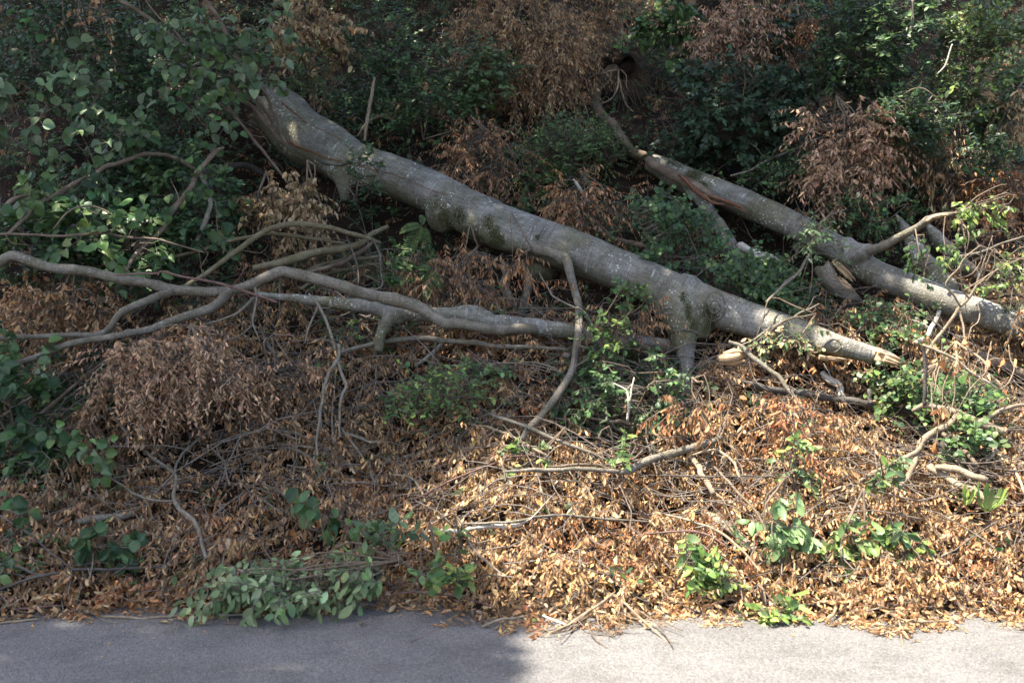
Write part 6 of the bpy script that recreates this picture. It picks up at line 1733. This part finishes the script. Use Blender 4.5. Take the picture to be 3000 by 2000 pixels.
# -- undergrowth on the bank above the pile
n = 13500
x = R.uniform(-7.5, 7.5, n)
y = R.uniform(8.4, 16.0, n)
A = np.stack([x, y, Tz(x, y) + R.uniform(-.08, .12, n)], -1)
px, py = proj(A)
inview = (px > -500) & (px < 3500) & (py > -500)
A, px, py = A[inview], px[inview], py[inview]
bp = brown_prob(px, py)
kp = keep(A, 9)
bare = (((px - 1820) / 70) ** 2 + ((py - 560) / 60) ** 2 < 1) | (((px - 1850) / 50) ** 2 + ((py - 320) / 40) ** 2 < 1) | (((px - 1230) / 90) ** 2 + ((py - 680) / 50) ** 2 < 1)
kp &= ~(bare & (R.random(len(A)) < .85))
hol = vnoise(A[:, 0] * 1.9, A[:, 2] * 2.2, 88)
kp &= hol > .33
isb = R.random(len(A)) < bp
for flag in (True, False):
    s = kp & (isb == flag)
    AA = A[s]
    sn = slope_normal(AA[:, 0], AA[:, 1])
    dr = norm(R.normal(0, .7, AA.shape) + sn * .35 + np.array((0, -.3, -.1 if flag else .15)))
    L = R.uniform(.14, .32, len(AA))
    k = 12
    pos, ld, nn, paths = spray(AA, dr, L, k, 1.8 if flag else .45, .1 if flag else .7, up=(0, -.45, .85))
    tcl = np.repeat(np.exp(R.normal(0, .18, (len(AA), 1))), k, 0)
    if flag:
        V, F, C = leaves_arrays(pos, ld, nn, R.uniform(.7, 1.2, len(pos)) * .055, palette(len(pos), BROWN + RUST[:2], (2, 2, 1, 1, 2, 1, 1)) * tcl, TM['deadfar'])
        tag(stuff_mesh('withered_undergrowth', V, F, C, M['dead']), 'brown withered leaves mixed through the undergrowth of the bank', 'dead leaves', kind='stuff')
    else:
        V, F, C = leaves_arrays(pos, ld, nn, R.uniform(.7, 1.25, len(pos)) * .045, palette(len(pos), GREEN + DGREEN, (2, 1, 2, .4, 1.5, 2, 1)) * tcl, TM['small'])
        tag(stuff_mesh('bank_undergrowth', V, F, C, M['green']), 'small-leaved green undergrowth covering the bank', 'undergrowth', kind='stuff')
    V, q_, B = thin_tubes(paths, np.array((.0028, .002, .0009))[None] * np.ones((len(paths), 1)))
    o0 = sum(len(v) for v in twV)
    twV.append(V); twF.append(q_ + o0); twB.append(B)
# litter on the upper bank
n = 15000
x = R.uniform(-7, 7, n)
y = R.uniform(8.3, 15, n)
pos = np.stack([x, y, Gz(x, y) + R.uniform(.02, .10, n)], -1)
pos = pos[keep(pos, 1)]
sn = slope_normal(pos[:, 0], pos[:, 1])
nn = norm(sn + R.normal(0, .4, pos.shape))
ld = norm(np.cross(nn, R.normal(0, 1, pos.shape)))
V, F, C = leaves_arrays(pos, ld, nn, R.uniform(.6, 1.15, len(pos)) * .055, palette(len(pos), BROWN, (1, 1, 1, 1, 2)), TM['deadfar'])
tag(stuff_mesh('bank_litter', V, F, C, M['dead']), 'old brown leaf litter lying on the bank soil', 'leaf litter', kind='stuff')

# -- tangle of thin bare twigs over everything in the foreground
n = 1300
x = R.uniform(-4.6, 4.6, n)
y = 6.0 + R.beta(1.3, 1.6, n) * 3.2
edge = np.interp(x, EDGE_X, EDGE_D)
ok = y > edge
x, y = x[ok], y[ok]
n = len(x)
ang = R.uniform(0, math.pi, n)
L = R.uniform(.25, .95, n)
K = 6
t = np.linspace(-.5, .5, K)
bx = x[:, None] + np.cos(ang)[:, None] * L[:, None] * t[None]
by = y[:, None] + np.sin(ang)[:, None] * .75 * L[:, None] * t[None]
bend = R.normal(0, .10, (n, 1)) * (1 - 4 * t[None] ** 2)
bx = bx - np.sin(ang)[:, None] * bend * L[:, None] + R.normal(0, .008, bx.shape)
by = by + np.cos(ang)[:, None] * bend * L[:, None]
bz = np.maximum(Tz(bx, by), 0) + R.uniform(.04, .20, (n, 1)) * np.clip((y - 5.9) / .6, .15, 1)[:, None] + R.normal(0, .008, bx.shape)
pth = np.stack([bx, by, bz], -1)
r0 = R.uniform(.0022, .0055, (n, 1))
V, q_, B = thin_tubes(pth, r0 * np.linspace(1.1, .45, K)[None], 4)
o0 = sum(len(v) for v in twV)
twV.append(V); twF.append(q_ + o0); twB.append(B)
# longer thin boughs thrown over the pile and the bank, mostly running down-slope to the road
n = 520
x = R.uniform(-5.5, 5.2, n)
y = np.where(R.random(n) < .62, 6.7 + R.beta(1.6, 1.6, n) * 2.6, R.uniform(8.6, 12.5, n))
ang = np.where(R.random(n) < .6, R.normal(-.15, .5, n), R.normal(1.9, .5, n))
L = R.uniform(.6, 1.7, n)
K = 9
t = np.linspace(-.5, .5, K)
wig = np.cumsum(R.normal(0, .16, (n, K)), 1)
dxs = np.cos(ang[:, None] + wig) * L[:, None] / K
dys = np.sin(ang[:, None] + wig) * L[:, None] / K * .7
bx = x[:, None] + np.cumsum(dxs, 1) - dxs.sum(1, keepdims=True) / 2
by = y[:, None] + np.cumsum(dys, 1) - dys.sum(1, keepdims=True) / 2
by = np.maximum(by, 6.25)
arch = R.uniform(.0, .22, (n, 1)) * (1 - 4 * t[None] ** 2)
bz = np.maximum(Tz(bx, by), 0) + R.uniform(.05, .2, (n, 1)) + arch + R.normal(0, .01, bx.shape)
pth = np.stack([bx, by, bz], -1)
okb = keep(pth.reshape(-1, 3), 0).reshape(n, K).all(1) | ((R.random(n) < .4) & (y < 9.2))
pth = pth[okb]
r0 = R.uniform(.003, .0075, (len(pth), 1))
V, q_, B = thin_tubes(pth, r0 * np.linspace(1.1, .3, K)[None], 5)
o0 = sum(len(v) for v in twV)
twV.append(V); twF.append(q_ + o0); twB.append(B)
# their side shoots
M_ = len(pth)
st_, dr_s = [], []
for _ in range(4):
    ki = R.integers(2, K - 1, M_)
    st_.append(pth[np.arange(M_), ki])
    dr_s.append(norm(norm(pth[np.arange(M_), ki] - pth[np.arange(M_), ki - 1]) * .8 + R.normal(0, .55, (M_, 3))))
st_, dr_s = np.vstack(st_), np.vstack(dr_s)
Ls = R.uniform(.12, .4, len(st_))
tt = np.array((0, .35, .7, 1.))
pp = st_[:, None] + dr_s[:, None] * (Ls[:, None] * tt)[..., None] + np.cumsum(R.normal(0, .012, (len(st_), 4, 3)), 1) * (tt > 0)[None, :, None]
V, q_, B = thin_tubes(pp, R.uniform(.0015, .003, (len(st_), 1)) * np.linspace(1.1, .4, 4)[None], 3)
o0 = sum(len(v) for v in twV)
twV.append(V); twF.append(q_ + o0); twB.append(B)
tag(link('twig_tangle', new_mesh('twig_tangle', np.vstack(twV), np.vstack(twF), M['twig'], True, {'bk': np.vstack(twB)})), 'tangle of thin bare twigs running all through the leaf pile', 'twigs', kind='stuff')

# -- crumbs of leaf and bark blown along the asphalt edge
n = 2200
x = R.uniform(-6, 6, n)
edge = np.interp(x, EDGE_X, EDGE_D)
y = edge - R.exponential(.22, n)
ok = y > 4.6
pos = np.stack([x[ok], y[ok], np.full(ok.sum(), .007)], -1)
nn = norm(np.array((0, 0, 1.)) + R.normal(0, .3, pos.shape))
ld = norm(np.cross(nn, R.normal(0, 1, pos.shape)))
V, F, C = leaves_arrays(pos, ld, nn, np.clip(np.exp(R.normal(0, .5, len(pos))), .3, 2.5) * .013, palette(len(pos), BROWN + TAN[:2], np.ones(7)), TM['deadfar'])
V[:, 2] = np.maximum(V[:, 2], .0045)
tag(stuff_mesh('road_debris', V, F, C, M['dead']), 'crumbs of leaf and bark scattered on the asphalt edge', 'debris', kind='stuff')

# -- single dead leaves blown onto the asphalt
for i, (px_, py_, lab) in enumerate([(1060, 1828, 'dead leaf curled on the shaded road'), (1290, 1800, 'large pale leaf at the shaded road edge'), (1265, 1812, 'ragged tan leaf beside the large pale one'), (1885, 1845, 'small tan leaf on the sunny road by the arching twig'),
                                     (1672, 1812, 'curled leaf on the sunny road by the tan stick'), (1545, 1816, 'yellow-green leaf at the sunny road edge'), (935, 1805, 'narrow dry leaf on the shaded road below the green bough'), (1128, 1795, 'brown leaf at the road edge, centre left')]):
    p = P(px_, py_, CAMZ * FPX / (py_ - 1000))
    p[2] = .012
    root = leaf_object('deadflat' if i != 5 else 'beech', 'dead_obj' if i != 5 else 'green_obj', p, norm(R.normal(0, 1, 3) * np.array((1, 1, 0))), np.array((.2, -.2, 1.)), .075, palette(1, TAN if i not in (5,) else LGREEN, np.ones(len(TAN if i != 5 else LGREEN)))[0], None, np.zeros(3))
    root.name = 'fallen_leaf'
    tag(root, lab, 'leaf')

# ------------------------------------------------------------------ woods above the bank: unseen crowns shaped to shade it, open over sunlit ground
LIT = [np.array(p, float) for p in (
    [(1330, 2300), (1500, 1880), (1400, 1800), (1260, 1600), (1230, 1440), (1420, 1320), (1750, 1250), (2060, 1190), (2350, 1090), (2640, 960), (2820, 800), (3000, 720), (3600, 640), (3600, 2300)],
    [(2760, 60), (3000, 40), (3100, 240), (2900, 330), (2780, 240)],
    [(1820, -60), (2060, -60), (2060, 90), (1850, 100)],
    [(2560, 590), (3050, 500), (3050, 700), (2700, 720)],
    [(400, 1850), (500, 1840), (540, 1880), (430, 1900)], [(1000, 1840), (1080, 1835), (1110, 1880), (1010, 1885)],
    [(780, 110), (850, 90), (860, 170), (770, 200)], [(330, 960), (640, 950), (660, 1060), (360, 1080)], [(1300, 1130), (1420, 1120), (1420, 1190), (1280, 1190)])]


def in_poly(px, py, poly):
    ins = np.zeros(len(px), bool)
    n = len(poly)
    for i in range(n):
        x1, y1 = poly[i]
        x2, y2 = poly[(i + 1) % n]
        c = ((y1 > py) != (y2 > py)) & (px < (x2 - x1) * (py - y1) / (y2 - y1 + 1e-9) + x1)
        ins ^= c
    return ins


n = 66000
gx = R.uniform(-9.5, 7.5, n)
gy = R.uniform(2.0, 17.5, n)
gz = np.maximum(Tz(gx, gy), 0)
G = np.stack([gx, gy, gz], -1)
tc = np.where(gy < 8.0, R.uniform(13, 22, n), R.uniform(6.5, 13.5, n))
C0 = G + SUN * tc[:, None]  # crown leaves set up the sun ray from ground meant to be shaded
px, py = proj(G)
jx = (vnoise(gx * 2.1, gy * 2.1, 61) - .5) * 130 + R.normal(0, 14, n)
jy = (vnoise(gx * 2.1, gy * 2.1, 62) - .5) * 90 + R.normal(0, 9, n)
lit = np.zeros(n, bool)
for poly in LIT:
    lit |= in_poly(px + jx, py + jy, poly)
hole = vnoise(gx * 3.3, gy * 3.3, 63) * .6 + vnoise(gx * 8, gy * 8, 64) * .4
ok = (~lit) & (hole < np.where(gy < 8, 2.0, np.where(np.minimum(segdist2(gx, gy, TRUNK1), segdist2(gx, gy, TRUNK2)) < .6, 2.0, .68))) & (C0[:, 2] > CAMZ + .40 * C0[:, 1] + .3)
C0 = C0[ok]
trees = [(-9.5, 13.0, 'tall beech at the left whose crown shades the road'), (-4.0, 18.5, 'tall beech on the upper bank, left of centre'), (0.5, 20.5, 'tall beech straight above the uprooted tree'), (4.6, 19.0, 'tall beech on the upper bank to the right'), (9.2, 17.0, 'tall beech at the upper right')]
tp = np.array([(a, b) for a, b, _ in trees])
who = ((C0[:, None, :2] - tp[None] - np.array((0, -3.0))) ** 2).sum(-1).argmin(1)
for i, (tx, ty, lab) in enumerate(trees):
    cc = C0[who == i]
    if len(cc) < 50:
        continue
    b = np.array((tx, ty, float(Gz(tx, ty)) - .2))
    top = b + np.array((0, -.6, 14.0))
    root = empty('beech_tree', b, lab, 'tree', 'standing trees above the bank')
    pts = np.array([b, b * .7 + top * .3 + (.2, 0, 0), b * .4 + top * .6, top])
    V, F, B = tube(pts, np.array([.3, .24, .17, .05]), seg=14, step=.4)
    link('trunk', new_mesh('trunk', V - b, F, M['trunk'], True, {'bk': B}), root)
    for _ in range(16):
        tgt = cc[R.integers(len(cc))]
        f = R.uniform(.3, .8)
        st = b + (top - b) * f
        mid = (st + tgt) / 2 + np.array((0, 0, .4))
        chk = np.array([st * (1 - q) + mid * q for q in (0, .25, .5, .75, 1)] + [mid * (1 - q) + tgt * q for q in (.25, .5, .75, 1)])
        chk = chk - SUN * (chk[:, 2:3] / SUN[2])
        fx, fy = proj(chk + np.array((0, 0, .001)))
        if ((chk[:, 1] < 8.2) & (chk[:, 0] > -.6)).any():  # leave out limbs whose shadow would cross the sunlit ground
            continue
        V, F, B = tube(np.array([st, mid, tgt]), np.array([.07, .045, .012]), seg=7, step=.3, wob=.8)
        link('branch', new_mesh('branch', V - b, F, M['grey'], True, {'bk': B}), root)
    nn = norm(R.normal(0, .6, cc.shape) + np.array((0, 0, 1)))
    ld = norm(np.cross(nn, R.normal(0, 1, cc.shape)))
    V, F, C = leaves_arrays(cc, ld, nn, R.uniform(.18, .38, len(cc)), palette(len(cc), GREEN, (1, 1, 1, .6)), [(np.array([(0, 0, 0), (-.34, .5, .06), (.34, .5, .06), (0, 1, -.1)], float), np.array([(0, 2, 1), (1, 2, 3)]))])
    o = stuff_mesh('crown', V, F, C, M['green'], root, b)
    o['kind'] = 'stuff'

# far woods above the crest, seen as one mass of light and dark leaves
n = 5500
x = R.uniform(-14, 14, n)
y = R.uniform(17, 27, n)
z = np.interp(y, TD, TZv) + R.random(n) ** 1.3 * 5.5
pos = np.stack([x, y, z], -1)
g = vnoise(x * .9, z * .9 + y * .3, 91)
pos = pos[g > .38]
dr = norm(R.normal(0, 1, pos.shape) * np.array((1, 1, .4)))
p2, ld, nn, _ = spray(pos, dr, R.uniform(.3, .7, len(pos)), 7, .3, .75)
V, F, C = leaves_arrays(p2, ld, nn, R.uniform(.09, .16, len(p2)), palette(len(p2), GREEN + LGREEN[:1], (1, 1, 1, 1, 1)), TM['small'])
tag(stuff_mesh('far_woods', V, F, C, M['green']), 'leafy woods above the crest of the bank', 'woods', kind='stuff')
sa = [(2860, 395, 240, 11.6), (2882, 400, 180, 11.8), (2560, 330, 200, 12.0), (2750, 60, -120, 11.2), (2700, 120, 0, 11.0)]
for k_, (px_, y0_, y1_, D) in enumerate(sa[:3]):
    solo('young_sapling', ['slim upright stem in the dark hollow at right', 'second slim upright stem beside the first in the right hollow', 'slanting grey stem behind the drooping brown bough'][k_], 'stem', [(px_, y0_, 7), (px_ + 6, (y0_ + y1_) / 2, 7), (px_ + 16, y1_, 5)], [D, D, D], 'brown', clear=False)
solo('grey_branch', 'crooked grey stem hanging in the leafy bough at top right', 'stem', [(2674, 0, 8), (2672, 35, 10), (2674, 65, 10), (2668, 92, 7)], [10.1] * 4, 'grey', clear=False)
solo('grey_branch', 'pale thin twig in the leafy bough at top right', 'stem', [(2790, 130, 4), (2780, 160, 5), (2768, 195, 5), (2745, 218, 3)], [9.8] * 4, 'pale', clear=False)
TT = 0
for o_ in bpy.data.objects:
    if o_.type == 'MESH' and o_.data.users == 1:
        TT += len(o_.data.loops) - 2 * len(o_.data.polygons)
print('TRIS', TT)
print('TRIS', sum(sum(len(p.vertices) - 2 for p in o.data.polygons) for o in bpy.data.objects if o.type == 'MESH' and o.data.users == 1)) if False else None
print('objects', len(bpy.data.objects), 'tris', sum(len(o.data.polygons) for o in bpy.data.objects if o.type == 'MESH' and o.data.users == 1))
